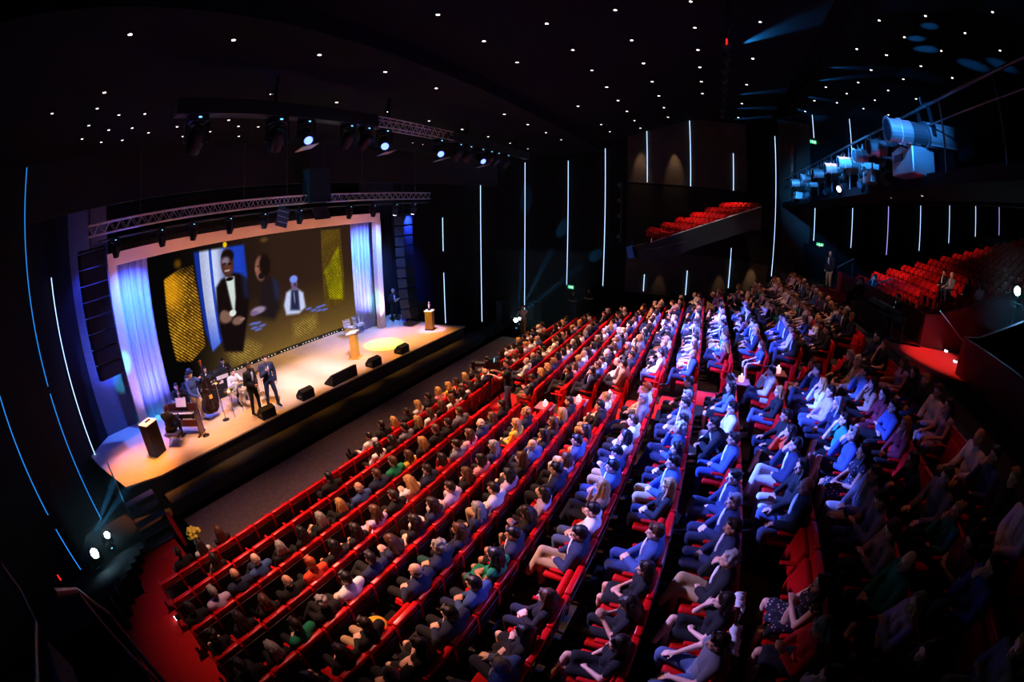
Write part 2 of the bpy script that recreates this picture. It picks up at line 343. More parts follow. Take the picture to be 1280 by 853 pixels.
# stage house
b = MB(); b.box((X(9.0), 18.3, 4.0), (24, .2, 9)); struct(b.build('wall_stage_back', 'black'))
def wallseg(pts, z0, z1, name, m, th=.2):
    b = MB()
    for (u0, v0), (u1, v1) in zip(pts[:-1], pts[1:]):
        a = W(u0, v0, z0); c = W(u1, v1, z0); d = (c - a).normalized(); n = Vector((d.y, -d.x, 0)) * th
        b.prism([a, c, c + n, a + n], (0, 0, z1 - z0))
    return struct(b.build(name, m))
RIGHTW = [(25.1, 27), (25.1, -5.0), (24.85, -8.4), (23.65, -10.75), (21.95, -12.9), (20.5, -14.8), (18.6, -16.6), (18.2, -18.3)]
wallseg(RIGHTW, -7.4, 8.6, 'wall_right', 'wall', .2)
LEFTW = [(-5.4, 27), (-5.4, -5.0), (-4.0, -8.3), (-2.45, -10.6), (-1.15, -12.9), (-.35, -14.6), (.6, -15.5)]
wallseg(LEFTW, -7.4, 8.6, 'wall_left', 'wall', -.2)
b = MB(); b.box((X(9.85), -27.2, 6), (32, .2, 18)); struct(b.build('wall_back', 'wall'))
# wood panelling lit between the light strips, right wall
b = MB()
for v0, v1, z0, z1 in ((-4.7, 2.4, 1.95, 6.0), (-4.7, 3.9, -4.6, -2.0), (4.4, 6.4, -3.2, 6.6)):
    b.box((X(25.03), -(v0 + v1) / 2, CAM_H + (z0 + z1) / 2), (.1, v1 - v0, z1 - z0))
struct(b.build('trim_1', 'wallwood'))
b = MB(); b.box((X(24.98), .1, CAM_H - .05), (.12, 9.2, 3.8)); struct(b.build('trim_2', 'black'))
# ceiling panels, stepping up from the stage
CP = [[(-13.6, 3.1), (-6.5, 3.83)], [(-6.3, 4.28), (-1.0, 5.9), (.92, 6.2)], [(1.02, 6.0), (4.0, 6.6)], [(4.9, 6.88), (9.0, 7.7), (14, 8.0), (27.2, 8.0)]]
b = MB()
for pl in CP:
    top = [W(-6, v, z + .25) for v, z in reversed(pl)]
    b.prism([W(-6, v, z) for v, z in pl] + top, (32, 0, 0))
b.box((X(10), 6.4, CAM_H + 4.15), (32, .2, .7)); b.box((X(10), -.97, CAM_H + 6.6), (32, .1, 1.1))
b.box((X(10), -4.45, CAM_H + 7.3), (32, 1.0, .3))
struct(b.build('ceiling', 'ceil'))
b = MB(); b.box((X(9), 16.0, CAM_H + 3.4), (24, 4.9, .2)); struct(b.build('ceiling_stage', 'black'))
# proscenium header, bowed toward the house at its ends
b = MB(); hp = []
for i in range(25):
    u = -2 + i * 24.5 / 24; hp.append((u, -13.55 + .02 * max(0, abs(u - 8.5) - 5) ** 2))
for (u0, v0), (u1, v1) in zip(hp[:-1], hp[1:]):
    b.prism([W(u0, v0, 3.2), W(u1, v1, 3.2), W(u1, v1, 1.55), W(u0, v0, 1.55)], (0, .15, 0))
struct(b.build('trim_3', mat('header_grey', (.018, .018, .02, 1), .95)))
# stage side masking walls behind the proscenium
b = MB(); b.prism([W(.6, -15.5, -6.6), W(2.2, -15.5, -6.6), W(2.2, -15.6, -6.6), W(.6, -15.6, -6.6)], (0, 0, 9)); struct(b.build('wall_stage_left', mat('masking_grey', (.10, .10, .13, 1), .9)))
b = MB(); b.prism([W(15.9, -16.6, -6.6), W(18.7, -16.6, -6.6), W(18.7, -16.7, -6.6), W(15.9, -16.7, -6.6)], (0, 0, 9)); struct(b.build('wall_stage_right', 'drape'))
# plywood portal
b = MB()
b.box((X(8.8), 14.95, CAM_H - .06), (13.5, .30, .42), bev=.01)
b.box((X(2.22), 14.95, CAM_H - 2.98), (.34, .30, 5.44), bev=.01)
b.box((X(15.4), 14.95, CAM_H - 2.98), (.36, .30, 5.44), bev=.01)
struct(b.build('trim_4', 'ply'))
# black backing either side of the screen
b = MB(); b.box((X(9.5), 17.35, CAM_H - 2.6), (15, .1, 6.6)); struct(b.build('wall_screen', 'black'))
# tribune: red front wall, flanks and stepped seating deck (far side of the centre passage, and its twin)
TV = [7.95 + .9 * i for i in range(17)]
TZ = [-1.42 + .31 * i for i in range(17)]       # tops of the backs
def tribune(u0, u1, flank):
    b = MB()
    for i, v in enumerate(TV):
        zt = TZ[i] - SEAT_H; v0 = v - .82; v1 = v + .08
        b.box((X((u0 + u1) / 2), -(v0 + v1) / 2, CAM_H + (zt - 2.6) / 2), (u1 - u0, v1 - v0 + .002, zt + 2.6))
    struct(b.build('floor_tribune', 'dark_floor'))
    b = MB()
    b.box((X((u0 + u1) / 2), -7.05, CAM_H - 1.9), (u1 - u0, .12, 1.0))
    b.prism([W(flank, 7.0, -2.6), W(flank, 7.0, -1.40), W(flank, 7.6, -1.32), W(flank, 22.5, 3.9), W(flank, 22.5, -2.6)], (.12, 0, 0))
    struct(b.build('wall_tribune', 'red_wall'))
tribune(11.1, 20.5, 11.0); tribune(-1.0, 8.6, 8.6)
# balcony box on the far wall
b = MB()
FV = [(-2.75, -1.30), (2.6, .92), (2.6, -.10), (2.2, -.15), (-.42, -1.25), (-1.88, -2.03), (-3.1, -2.12), (-3.45, -1.50)]
b.prism([W(19.7, v, z) for v, z in FV], (.12, 0, 0))
b.prism([W(19.7, -3.45, -1.5), W(19.7, -3.1, -2.12), W(25, -3.1, -2.12), W(25, -3.45, -1.5)], (0, -.1, 0))
b.prism([W(19.75, -3.1, -2.12), W(19.75, -1.88, -2.03), W(19.75, -.42, -1.25), W(19.75, 2.2, -.15), W(19.75, 2.2, -.05), W(19.75, -.42, -1.12), W(19.75, -1.88, -1.9), W(19.75, -3.1, -2.0)], (5.25, 0, 0))
struct(b.build('wall_balcony', mat('balcony_grey', (.022, .024, .023, 1), .9, scale=3, spec=.2)))
BV = [-2.05 + .8 * i for i in range(6)]; BZ = [-1.50 + .345 * i for i in range(6)]   # row floors
b = MB()
for v, z in zip(BV, BZ): b.box((X(22.4), -(v - .35), CAM_H + z - .2), (5.2, .82, .4))
struct(b.build('floor_balcony', 'dark_floor'))
# near balcony (the photographer stands above it)
b = MB()
for i in range(6): b.box((X(-3.3), 2.2 - i * .8, CAM_H - 2.1 + .28 * i), (4.0, .82, .3))
struct(b.build('floor_balcony', 'dark_floor'))
# bridge across the house
b = MB()
b.prism([W(2, 4.6, 1.40), W(2, 7.0, 1.68), W(2, 7.0, 2.0), W(2, 4.6, 1.65)], (23, 0, 0))
b.box((X(14), -7.0, CAM_H + 2.4), (24, .1, 1.6))
struct(b.build('trim_5', mat('bridge_black', (.0025, .003, .004, 1), .9, spec=.1)))
# ================================================================== PEOPLE
def V(*a): return Vector(a)
def lerp(a, b, t): return a + (b - a) * t
TS = bpy.data.scenes.new('workbench')      # a scratch scene, removed at the end
def remesh(mb, vox, ratio, it=2):
    me = bpy.data.meshes.new('tmp'); mb.bm.to_mesh(me); mb.bm.free()
    o = bpy.data.objects.new('tmp', me); TS.collection.objects.link(o)
    m = o.modifiers.new('r', 'REMESH'); m.mode = 'VOXEL'; m.voxel_size = vox
    m = o.modifiers.new('s', 'SMOOTH'); m.iterations = it; m.factor = .5
    m = o.modifiers.new('d', 'DECIMATE'); m.ratio = ratio
    TS.view_layers[0].update(); dg = TS.view_layers[0].depsgraph
    r = bpy.data.meshes.new_from_object(o.evaluated_get(dg))
    bpy.data.objects.remove(o); bpy.data.meshes.remove(me)
    for p in r.polygons: p.use_smooth = True
    return r
def mirror(p): return V(-p.x, p.y, p.z)
def seated(arms='lap', legs='down', lean=0.0, g='m', yaw=0.0, nod=0.0):
    J = {}
    sw = .19 if g == 'm' else .165
    J['g'] = g; J['yaw'] = yaw; J['nod'] = nod
    J['pel'] = V(0, .16, .53); J['belly'] = V(0, .15 + lean * .3, .67); J['chest'] = V(0, .13 + lean * .75, .86 - lean * .15)
    J['neck'] = V(0, .12 + lean, 1.0 - lean * .25); J['head'] = V(0, .16 + lean * 1.15, 1.145 - lean * .3)
    c = J['chest']; nk = J['neck']
    sh = [V(s * sw, nk.y - .005, nk.z - .055) for s in (-1, 1)]
    hip = [V(-.09, .18, .51), V(.09, .18, .51)]
    if legs == 'down': kn = [V(-.11, .60, .53), V(.11, .60, .53)]; an = [V(-.11, .57, .09), V(.11, .57, .09)]; toe = [V(-.12, .75, .045), V(.12, .75, .045)]
    elif legs == 'apart': kn = [V(-.20, .59, .54), V(.20, .59, .54)]; an = [V(-.19, .52, .09), V(.19, .55, .09)]; toe = [V(-.23, .70, .045), V(.23, .72, .045)]
    elif legs == 'cross': kn = [V(-.05, .61, .53), V(.03, .62, .66)]; an = [V(-.08, .58, .09), V(-.17, .74, .33)]; toe = [V(-.08, .76, .045), V(-.21, .90, .31)]
    else: kn = [V(-.10, .66, .47), V(.10, .66, .47)]; an = [V(-.09, 1.02, .14), V(-.02, 1.05, .20)]; toe = [V(-.11, 1.10, .28), V(.0, 1.12, .36)]
    y0 = nk.y
    el = [V(-sw - .06, y0 + .09, .70), V(sw + .06, y0 + .09, .70)]
    if arms == 'lap': wr = [V(-.07, .40, .64), V(.07, .41, .63)]; hd = [V(.75, .6, -.2), V(-.75, .6, -.1)]
    elif arms == 'chin': wr = [V(-.08, .38, .64), V(.07, y0 + .20, .96)]; hd = [V(.9, .3, 0), V(-.35, -.15, .9)]; el[1] = V(.14, y0 + .26, .72)
    elif arms == 'fold': el = [V(-sw - .05, y0 + .12, .70), V(sw + .05, y0 + .12, .70)]; wr = [V(.05, y0 + .22, .76), V(-.06, y0 + .24, .71)]; hd = [V(.95, .1, .2), V(-.95, .1, .1)]
    elif arms == 'knees': wr = [V(-.15, .45, .645), V(.15, .46, .645)]; hd = [V(0, 1, -.15), V(0, 1, -.15)]
    elif arms == 'phone': wr = [V(-.06, y0 + .26, .76), V(.06, y0 + .26, .76)]; hd = [V(.3, .6, .6), V(-.3, .6, .6)]
    elif arms == 'rest': el = [V(-sw - .09, y0 + .06, .70), V(sw + .09, y0 + .06, .70)]; wr = [V(-.25, y0 + .30, .70), V(.25, y0 + .30, .70)]; hd = [V(.05, 1, -.1), V(-.05, 1, -.1)]
    else: el = [V(-.2, .52, .66), V(.2, .52, .66)]; wr = [V(-.05, .62, .70), V(.05, .63, .69)]; hd = [V(.5, .7, -.2), V(-.5, .7, -.2)]
    J.update(sh=sh, el=el, wr=wr, hd=[h.normalized() for h in hd], hip=hip, kn=kn, an=an, toe=toe)
    return J
def standing(arms='clasp', g='m', stride=.0, yaw=0.0, nod=0.0, bend=0.0, crouch=0.0, h=1.0):
    J = {'g': g, 'yaw': yaw, 'nod': nod}
    sw = .20 if g == 'm' else .17
    z0 = -crouch
    J['pel'] = V(0, 0, .95 + z0); J['belly'] = V(0, .015 + bend * .25, 1.10 + z0); J['chest'] = V(0, .02 + bend * .7, 1.30 + z0 - bend * .1)
    J['neck'] = V(0, .0 + bend, 1.47 + z0 - bend * .2); J['head'] = V(0, .04 + bend * 1.15, 1.645 + z0 - bend * .25)
    nk = J['neck']
    J['sh'] = [V(-sw, nk.y, nk.z - .055), V(sw, nk.y, nk.z - .055)]
    J['hip'] = [V(-.09, 0, .92 + z0), V(.09, 0, .92 + z0)]
    kf = .02 + crouch * .75
    J['kn'] = [V(-.12 - stride * .3, kf + stride, .50 - crouch * .28), V(.12 + stride * .3, kf - stride * .5, .50 - crouch * .28)]
    J['an'] = [V(-.13 - stride * .5, -.02 + stride * 1.5, .085), V(.13 + stride * .5, -.02 - stride, .085)]
    J['toe'] = [a + V(-.03 if i == 0 else .03, .17, -.04) for i, a in enumerate(J['an'])]
    y, z = nk.y, nk.z
    el = [V(-sw - .07, y - .01, z - .34), V(sw + .07, y - .01, z - .34)]
    if arms == 'clasp': wr = [V(-.07, y + .20, z - .44), V(.07, y + .20, z - .45)]; hd = [V(.8, .4, -.2), V(-.8, .4, -.1)]
    elif arms == 'mic': wr = [V(-.24, y + .06, z - .58), V(.07, y + .22, z - .18)]; hd = [V(0, .2, -1), V(-.35, .1, .8)]; el[1] = V(.25, y + .10, z - .32)
    elif arms == 'papers': wr = [V(-.08, y + .26, z - .30), V(.08, y + .26, z - .32)]; hd = [V(.3, .8, .1), V(-.3, .8, .1)]
    elif arms == 'camera': wr = [V(-.09, y + .24, z + .06), V(.09, y + .22, z + .07)]; hd = [V(.3, .4, .8), V(-.3, .4, .8)]; el = [V(-.2, y + .2, z - .22), V(.2, y + .2, z - .22)]
    elif arms == 'operate': wr = [V(-.28, y + .48, z - .08), V(.16, y + .42, z - .12)]; hd = [V(.1, 1, .1), V(-.1, 1, .1)]; el = [V(-.30, y + .22, z - .20), V(.28, y + .16, z - .28)]
    elif arms == 'bass': wr = [V(-.20, y + .34, z + .02), V(.12, y + .38, z - .52)]; hd = [V(.5, .5, .5), V(-.5, .6, -.4)]; el = [V(-.36, y + .16, z - .16), V(.30, y + .18, z - .34)]
    elif arms == 'fold': wr = [V(.05, y + .21, z - .27), V(-.07, y + .23, z - .31)]; hd = [V(.9, .1, .2), V(-.9, .1, .1)]; el = [V(-sw - .06, y + .08, z - .30), V(sw + .06, y + .08, z - .30)]
    else: wr = [V(-sw - .06, y + .07, z - .60), V(sw + .06, y + .05, z - .60)]; hd = [V(0, .25, -1), V(0, .25, -1)]
    J.update(el=el, wr=wr, hd=[q.normalized() for q in hd])
    return J
def playing(kind, g='m', nod=.2, yaw=0.0):
    J = seated('lap', 'apart' if kind != 'keys' else 'down', .08, g, yaw, nod); y = J['neck'].y
    if kind == 'keys': J['el'] = [V(-.25, y + .14, .72), V(.25, y + .14, .72)]; J['wr'] = [V(-.20, y + .42, .76), V(.16, y + .42, .76)]; J['hd'] = [V(.05, 1, -.15).normalized(), V(-.05, 1, -.15).normalized()]
    elif kind == 'drums': J['el'] = [V(-.30, y + .10, .72), V(.30, y + .10, .72)]; J['wr'] = [V(-.20, y + .36, .84), V(.20, y + .36, .86)]; J['hd'] = [V(.3, .9, .1).normalized(), V(-.2, .9, .2).normalized()]
    elif kind == 'horn': J['el'] = [V(-.27, y + .14, .74), V(.27, y + .14, .74)]; J['wr'] = [V(-.03, y + .28, .92), V(.06, y + .30, .74)]; J['hd'] = [V(.4, .5, .3).normalized(), V(-.5, .5, .0).normalized()]
    elif kind == 'desk': J['el'] = [V(-.25, y + .14, .74), V(.25, y + .14, .74)]; J['wr'] = [V(-.17, y + .40, .80), V(.17, y + .40, .80)]; J['hd'] = [V(.05, 1, -.1).normalized(), V(-.05, 1, -.1).normalized()]
    return J
def headmat(J): return Matrix.Translation(J['head']) @ Euler((-J['nod'], 0, J['yaw'])).to_matrix().to_4x4()
def hand(b, w, d, side, curl=.5):
    n = V(0, 0, -1) if abs(d.z) < .8 else V(0, 1 if d.z < 0 else -1, 0)
    n = (n - d * n.dot(d)).normalized(); s = d.cross(n).normalized() * side
    for k in (-.022, 0, .022): b.cap(w + s * k * .6, w + d * .075 + s * k, .017, .015)
    for k, L in ((-.033, .058), (-.011, .072), (.011, .078), (.033, .068)):
        a = w + d * .08 + s * k; m = a + (d * math.cos(curl * .6) + n * math.sin(curl * .6)) * L * .55
        e = m + (d * math.cos(curl * 1.7) + n * math.sin(curl * 1.7)) * L * .5
        b.cap(a, m, .0098, .0092); b.cap(m, e, .0092, .008)
    a = w + d * .025 + s * .028; m = a + (s * .75 + d * .6 + n * .25).normalized() * .042; e = m + (d * .9 + s * .2 + n * .3).normalized() * .034
    b.cap(a, m, .0125, .0105); b.cap(m, e, .0105, .009)
def torso(b, J, k):
    g = J['g']; t = 1.0 if g == 'm' else .88
    up = (J['neck'] - J['pel']).normalized(); ax = V(1, 0, 0); fw = up.cross(ax) * -1
    rot = Matrix((ax, ax.cross(up) * -1, up)).transposed()
    b.ell(J['pel'], (.165 + k, .125 + k, .12 + k), rot); b.ell(J['belly'], (.150 * t + k, .115 * t + k, .15 + k), rot)
    b.ell(J['chest'], (.172 * t + k, .118 * t + k, .16 + k), rot)
    b.cap(J['sh'][0], J['sh'][1], .062 * t + k); b.ell(lerp(J['chest'], J['neck'], .62), (.14 * t + k, .085 + k, .08 + k), rot)
    if g == 'f':
        for s in (-1, 1): b.ell(J['chest'] + fw * .0 + V(s * .07, .095, .0), (.062 + k, .055 + k, .062 + k))
def body_mesh(J):
    b = MB(); torso(b, J, 0); t = 1.0 if J['g'] == 'm' else .85
    hm = headmat(J); hr = hm.to_3x3()
    b.cap(J['neck'] + V(0, 0, -.03), hm @ V(0, -.02, -.08), .054 * (1 if t == 1 else .86), .050 * (1 if t == 1 else .86))
    b.ell(hm @ V(0, -.008, .022), (.076, .094, .098), hr, 16, 12); b.ell(hm @ V(0, .022, -.052), (.058, .066, .070), hr, 14, 10)
    b.ell(hm @ V(0, .060, -.098), (.026, .024, .022), hr)
    b.cap(hm @ V(0, .088, .010), hm @ V(0, .108, -.034), .010, .016); b.cap(hm @ V(-.045, .074, .022), hm @ V(.045, .074, .022), .014)
    b.cap(hm @ V(-.02, .084, -.066), hm @ V(.02, .084, -.066), .009)
    for s in (-1, 1): b.ell(hm @ V(s * .077, -.008, -.008), (.012, .024, .034), hr)
    for i, s in ((0, -1), (1, 1)):
        b.cap(J['sh'][i], J['el'][i], .056 * t, .043 * t); b.cap(J['el'][i], J['wr'][i], .043 * t, .028 * t); hand(b, J['wr'][i], J['hd'][i], s)
        b.cap(J['hip'][i], J['kn'][i], .092 * (t * .3 + .7), .060 * t); b.cap(J['kn'][i], lerp(J['kn'][i], J['an'][i], .35), .056 * t, .060 * t)
        b.cap(lerp(J['kn'][i], J['an'][i], .3), J['an'][i], .058 * t, .038 * t)
        heel = J['an'][i] - (J['toe'][i] - J['an'][i]).normalized() * .03 + V(0, 0, -.03)
        b.cap(heel, J['toe'][i], .038, .030)
    return remesh(b, .0115, .30)
def top_mesh(J, kind):
    b = MB(); k = {'J': .024, 'S': .015, 'T': .013, 'D': .012}[kind]; t = 1.0 if J['g'] == 'm' else .85
    torso(b, J, k)
    if kind in 'JST':
        b.cap(J['neck'] + V(0, -.01, -.03), J['neck'] + V(0, -.005, .012), .066 * (t * .5 + .5), .058 * (t * .5 + .5))
    for i in (0, 1):
        if kind in 'JS':
            b.cap(J['sh'][i], J['el'][i], .058 * t + k, .046 * t + k); b.cap(J['el'][i], lerp(J['el'][i], J['wr'][i], .93), .046 * t + k, .032 * t + k)
        elif kind == 'T': b.cap(J['sh'][i], lerp(J['sh'][i], J['el'][i], .55), .060 * t + k, .052 * t + k)
    if kind == 'J':
        for i in (0, 1): b.cap(J['pel'] + V((-.09, .09)[i], -.01, -.02), lerp(J['hip'][i], J['kn'][i], .22), .12, .11)
    if kind == 'D': skirt_prims(b, J)
    return remesh(b, .016, .32)
def skirt_prims(b, J):
    m0 = (J['hip'][0] + J['hip'][1]) / 2; m1 = (J['kn'][0] + J['kn'][1]) / 2
    for i in (0, 1): b.cap(J['hip'][i], lerp(J['hip'][i], J['kn'][i], .80), .112, .090)
    b.cap(m0, lerp(m0, m1, .78), .10, .080); b.ell(J['pel'], (.18, .14, .12))
def low_mesh(J, kind):
    b = MB(); t = 1.0 if J['g'] == 'm' else .88
    if kind == 'skirt': skirt_prims(b, J)
    else:
        b.ell(J['pel'] + V(0, 0, -.01), (.178, .138, .125))
        for i in (0, 1):
            b.cap(J['hip'][i], J['kn'][i], .104 * t, .074 * t); b.cap(J['kn'][i], lerp(J['kn'][i], J['an'][i], .96), .072 * t, .056 * t)
    return remesh(b, .016, .32)
def shoe_mesh(J, sides=(0, 1)):
    b = MB()
    for i in sides:
        d = (J['toe'][i] - J['an'][i]).normalized(); heel = J['an'][i] - d * .035 + V(0, 0, -.032)
        b.cap(heel, J['toe'][i] + d * .02, .043, .036); b.cap(heel + V(0, 0, .03), J['an'][i] + V(0, 0, .015), .042, .045)
    return remesh(b, .014, .4)
def front_mesh(J, tie):
    b = MB(); up = (J['neck'] - J['pel']).normalized(); ax = V(1, 0, 0); f = ax.cross(up) * -1
    rot = Matrix((ax, f, up)).transposed()
    c = lerp(J['belly'], J['chest'], .8)
    b.ell(c + f * .115 + up * .03, (.052, .034, .165), rot, 12, 10)
    if tie:
        b.mi = 1; b.ell(c + f * .125 + up * .02, (.017, .030, .15), rot, 8, 8); b.mi = 0
    b.cap(J['neck'] + V(-.03, .045, -.005), J['neck'] + V(.03, .045, -.005), .022)
    return b.mesh('shirt_front', ['cloth', 'black'], True)
HAIRM = {}
def hair_mesh(st):
    if st in HAIRM: return HAIRM[st]
    b = MB()
    if st == '0':
        for s in (-1, 1): b.cap(V(s * .066, -.02, .012), V(s * .050, -.075, .004), .020)
        b.cap(V(-.05, -.075, .004), V(.05, -.075, .004), .024)
    else:
        b.ell(V(0, -.020, .036), (.084, .098, .098)); b.cap(V(0, -.07, .0), V(0, -.066, -.045), .052, .04)
        for s in (-1, 1): b.cap(V(s * .066, -.02, .03), V(s * .068, -.03, -.01), .022, .018)
    if st == 's':
        b.cap(V(-.035, .066, .086), V(.04, .062, .092), .026)
    if st in 'lb':
        L = -.20 if st == 'l' else -.10
        b.cap(V(0, -.066, .01), V(0, -.080, L), .060, .046)
        for s in (-1, 1):
            b.cap(V(s * .066, -.012, .04), V(s * .082, -.012, -.06), .028, .030); b.cap(V(s * .082, -.012, -.06), V(s * .098, -.02 + (.06 if st == 'l' else 0), L), .030, .024)
            b.cap(V(s * .025, .064, .092), V(s * .070, .030, .03), .024, .020)
            b.cap(V(s * .045, -.070, .02), V(s * .085, -.072, L), .046, .042); b.cap(V(s * .085, -.072, L), V(s * .065, -.075, L - .05), .038, .024)
    if st == 'u':
        b.ell(V(0, -.10, .085), (.045, .042, .042)); b.cap(V(0, .06, .09), V(0, -.02, .12), .03)
    if st == 'c':
        rr = random.Random(3)
        for k in range(34):
            a = rr.uniform(0, 6.28); z = rr.uniform(-.05, 1); q = math.sqrt(max(0, 1 - z * z))
            p = V(math.cos(a) * q * .085, math.sin(a) * q * .095 - .025, z * .095 + .035)
            if p.y > .045 and p.z < .07: continue
            b.ell(p, (.027,) * 3, nu=8, nv=6)
    HAIRM[st] = remesh(b, .010, .35, 1)
    return HAIRM[st]
def eyes_mesh():
    out = []
    for s in (-1, 1):
        b = MB(); b.ell(V(s * .031, .079, .002), (.014, .009, .008), nu=8, nv=6); b.mi = 1; b.ell(V(s * .031, .086, .002), (.0065, .005, .0065), nu=8, nv=6)
        out.append(('eye', b.mesh('eye', ['white', 'black'], True)))
    b = MB(); b.cap(V(-.02, .092, -.066), V(.02, .092, -.066), .0045); out.append(('mouth', b.mesh('mouth', mat('lips', rgb(140, 60, 55), .5), True)))
    return out
EYES = None
POSES = {'0': ('lap', 'down', 0.0, 0.12, 0.05), '1': ('chin', 'cross', .02, -.15, .02), '2': ('fold', 'apart', .02, .10, 0.0), '3': ('knees', 'apart', .02, -.05, .12),
         '4': ('lap', 'cross', 0.0, .15, 0.05), '5': ('phone', 'down', .05, 0.0, .45), '6': ('lean', 'apart', .28, .05, .05), '7': ('rest', 'out', -.01, .2, .0), '8': ('rest', 'apart', .0, -.2, .05)}
CACHE = {}
def pose(key):
    if key not in CACHE:
        if isinstance(key, tuple) and key[0] in POSES:
            a, l, ln, y, n = POSES[key[0]]; CACHE[key] = {'J': seated(a, l, ln, key[1], y, n)}
    return CACHE[key]
def part(key, what, arg=None):
    c = pose(key); k = (what, arg)
    if k not in c:
        J = c['J']
        m = {'body': lambda: body_mesh(J), 'top': lambda: top_mesh(J, arg), 'low': lambda: low_mesh(J, arg), 'shoe': lambda: shoe_mesh(J, (arg,)), 'front': lambda: front_mesh(J, arg)}[what]()
        if what != 'front':
            m.materials.clear(); m.materials.append(M[{'body': 'skin', 'top': 'cloth', 'low': 'cloth', 'shoe': 'gloss'}[what]])
        m.name = what; c[k] = m
    return c[k]
HC = {'k': (rgb(16, 13, 14), 'black'), 'd': (rgb(38, 24, 18), 'dark brown'), 'm': (rgb(84, 50, 30), 'brown'), 'o': (rgb(186, 136, 78), 'blond'), 'g': (rgb(150, 145, 142), 'grey'),
      'r': (rgb(170, 72, 24), 'ginger'), 'w': (rgb(215, 205, 190), 'pale')}
HS = {'s': 'short', 'l': 'long', 'b': 'bobbed', 'u': 'bun-tied', 'c': 'curly', '0': 'balding'}
TC = {'n': (rgb(28, 36, 66), 'navy'), 'k': (rgb(14, 13, 15), 'black'), 'w': (rgb(225, 222, 222), 'white'), 'l': (rgb(190, 170, 205), 'lavender'), 'g': (rgb(20, 130, 85), 'green'),
      'y': (rgb(225, 175, 40), 'yellow'), 'r': (rgb(190, 25, 25), 'red'), 'b': (rgb(55, 80, 140), 'blue'), 'a': (rgb(112, 112, 122), 'grey'), 't': (rgb(160, 130, 105), 'taupe'),
      'p': (rgb(225, 150, 150), 'pink'), 'o': (rgb(230, 70, 30), 'orange'), 'e': (rgb(40, 140, 130), 'teal'), 'd': (rgb(90, 115, 165), 'denim'), 'm': (rgb(110, 25, 45), 'maroon'),
      'f': (rgb(30, 26, 38), 'dark floral')}
LC = {'n': (rgb(26, 32, 58), 'navy trousers'), 'k': (rgb(14, 13, 15), 'black trousers'), 'h': (rgb(180, 150, 105), 'khaki trousers'), 'j': (rgb(80, 96, 135), 'jeans'), 'd': (rgb(45, 66, 125), 'blue trousers'),
      'w': (rgb(205, 200, 200), 'pale trousers'), 'r': (rgb(185, 22, 22), 'red trousers'), 'g': (rgb(16, 70, 52), 'green trousers'), 'm': (rgb(95, 20, 40), 'maroon skirt')}
TN = {'J': 'jacket', 'S': 'top', 'T': 'short-sleeved top', 'D': 'dress'}
SKINS = [rgb(224, 172, 142), rgb(214, 158, 128), rgb(232, 184, 158), rgb(200, 142, 112), rgb(236, 190, 166), rgb(150, 98, 70)]
fl_mat = mat('floral_cloth', (1, 1, 1, 1), .9, use_obj=True)
_nt = fl_mat.node_tree; _v = _nt.nodes.new('ShaderNodeTexVoronoi'); _v.inputs['Scale'].default_value = 22
_r = _nt.nodes.new('ShaderNodeValToRGB'); _r.color_ramp.elements[0].position = .22; _r.color_ramp.elements[0].color = (.75, .45, .45, 1); _r.color_ramp.elements[1].position = .27; _r.color_ramp.elements[1].color = (0.02, .02, .035, 1)
_tc = [n for n in _nt.nodes if n.type == 'TEX_COORD'][0]
_nt.links.new(_tc.outputs['Object'], _v.inputs['Vector']); _nt.links.new(_v.outputs['Distance'], _r.inputs[0]); _nt.links.new(_r.outputs[0], _nt.nodes['Principled BSDF'].inputs['Base Color'])
def dress_up(spec, key):
    """the coloured meshes of one person: [(part name, mesh, colour, local matrix)]"""
    hs, hc, tk, tc, lc, skin = spec['hs'], spec['hc'], spec['tk'], spec['tc'], spec['lc'], spec['skin']
    J = pose(key)['J']; out = [('body', part(key, 'body'), skin, None)]
    hair = HC[hc][0] if hs != '0' else (HC[hc][0] if hc in 'gdmw' else HC['d'][0])
    out.append(('hair', hair_mesh(hs), hair, headmat(J)))
    tcol = TC[tc][0]
    out.append(({'J': 'jacket', 'S': 'shirt', 'T': 'shirt', 'D': 'dress'}[tk], part(key, 'top', tk), tcol, None))
    if tk == 'J': out.append(('shirt_front', part(key, 'front', spec.get('tie', False)), TC['w'][0], None))
    if tk != 'D':
        if lc == 'l' or lc == 'm': out.append(('skirt', part(key, 'low', 'skirt'), TC['k'][0] if lc == 'l' else LC['m'][0], None))
        else: out.append(('trousers', part(key, 'low', 'trousers'), LC[lc][0], None))
    for i in (0, 1): out.append(('shoe', part(key, 'shoe', i), rgb(14, 12, 12) if lc != 'w' else rgb(190, 185, 180), None))
    return out
def person(spec, key, loc, rz, label, scale=1.0, group=None, eyes=True, cat='person'):
    global EYES
    root = thing('person', label, cat, loc, rz, group); root.scale = (scale,) * 3
    for n, me, col, mx in dress_up(spec, key):
        o = link(n, me, root, col=col)
        if mx is not None: o.matrix_local = mx
        if n == 'dress' and spec['tc'] == 'f' or n == 'shirt' and spec['tc'] == 'f':
            o.material_slots[0].link = 'OBJECT'; o.material_slots[0].material = fl_mat
        if n == 'hair':
            if not me.materials: me.materials.append(M['hair'])
    if eyes:
        if EYES is None: EYES = eyes_mesh()
        for n, me in EYES: link(n, me, root).matrix_local = headmat(pose(key)['J'])
    return root
for st in 'slbuc0': hair_mesh(st).materials.clear(); hair_mesh(st).materials.append(M['hair'])
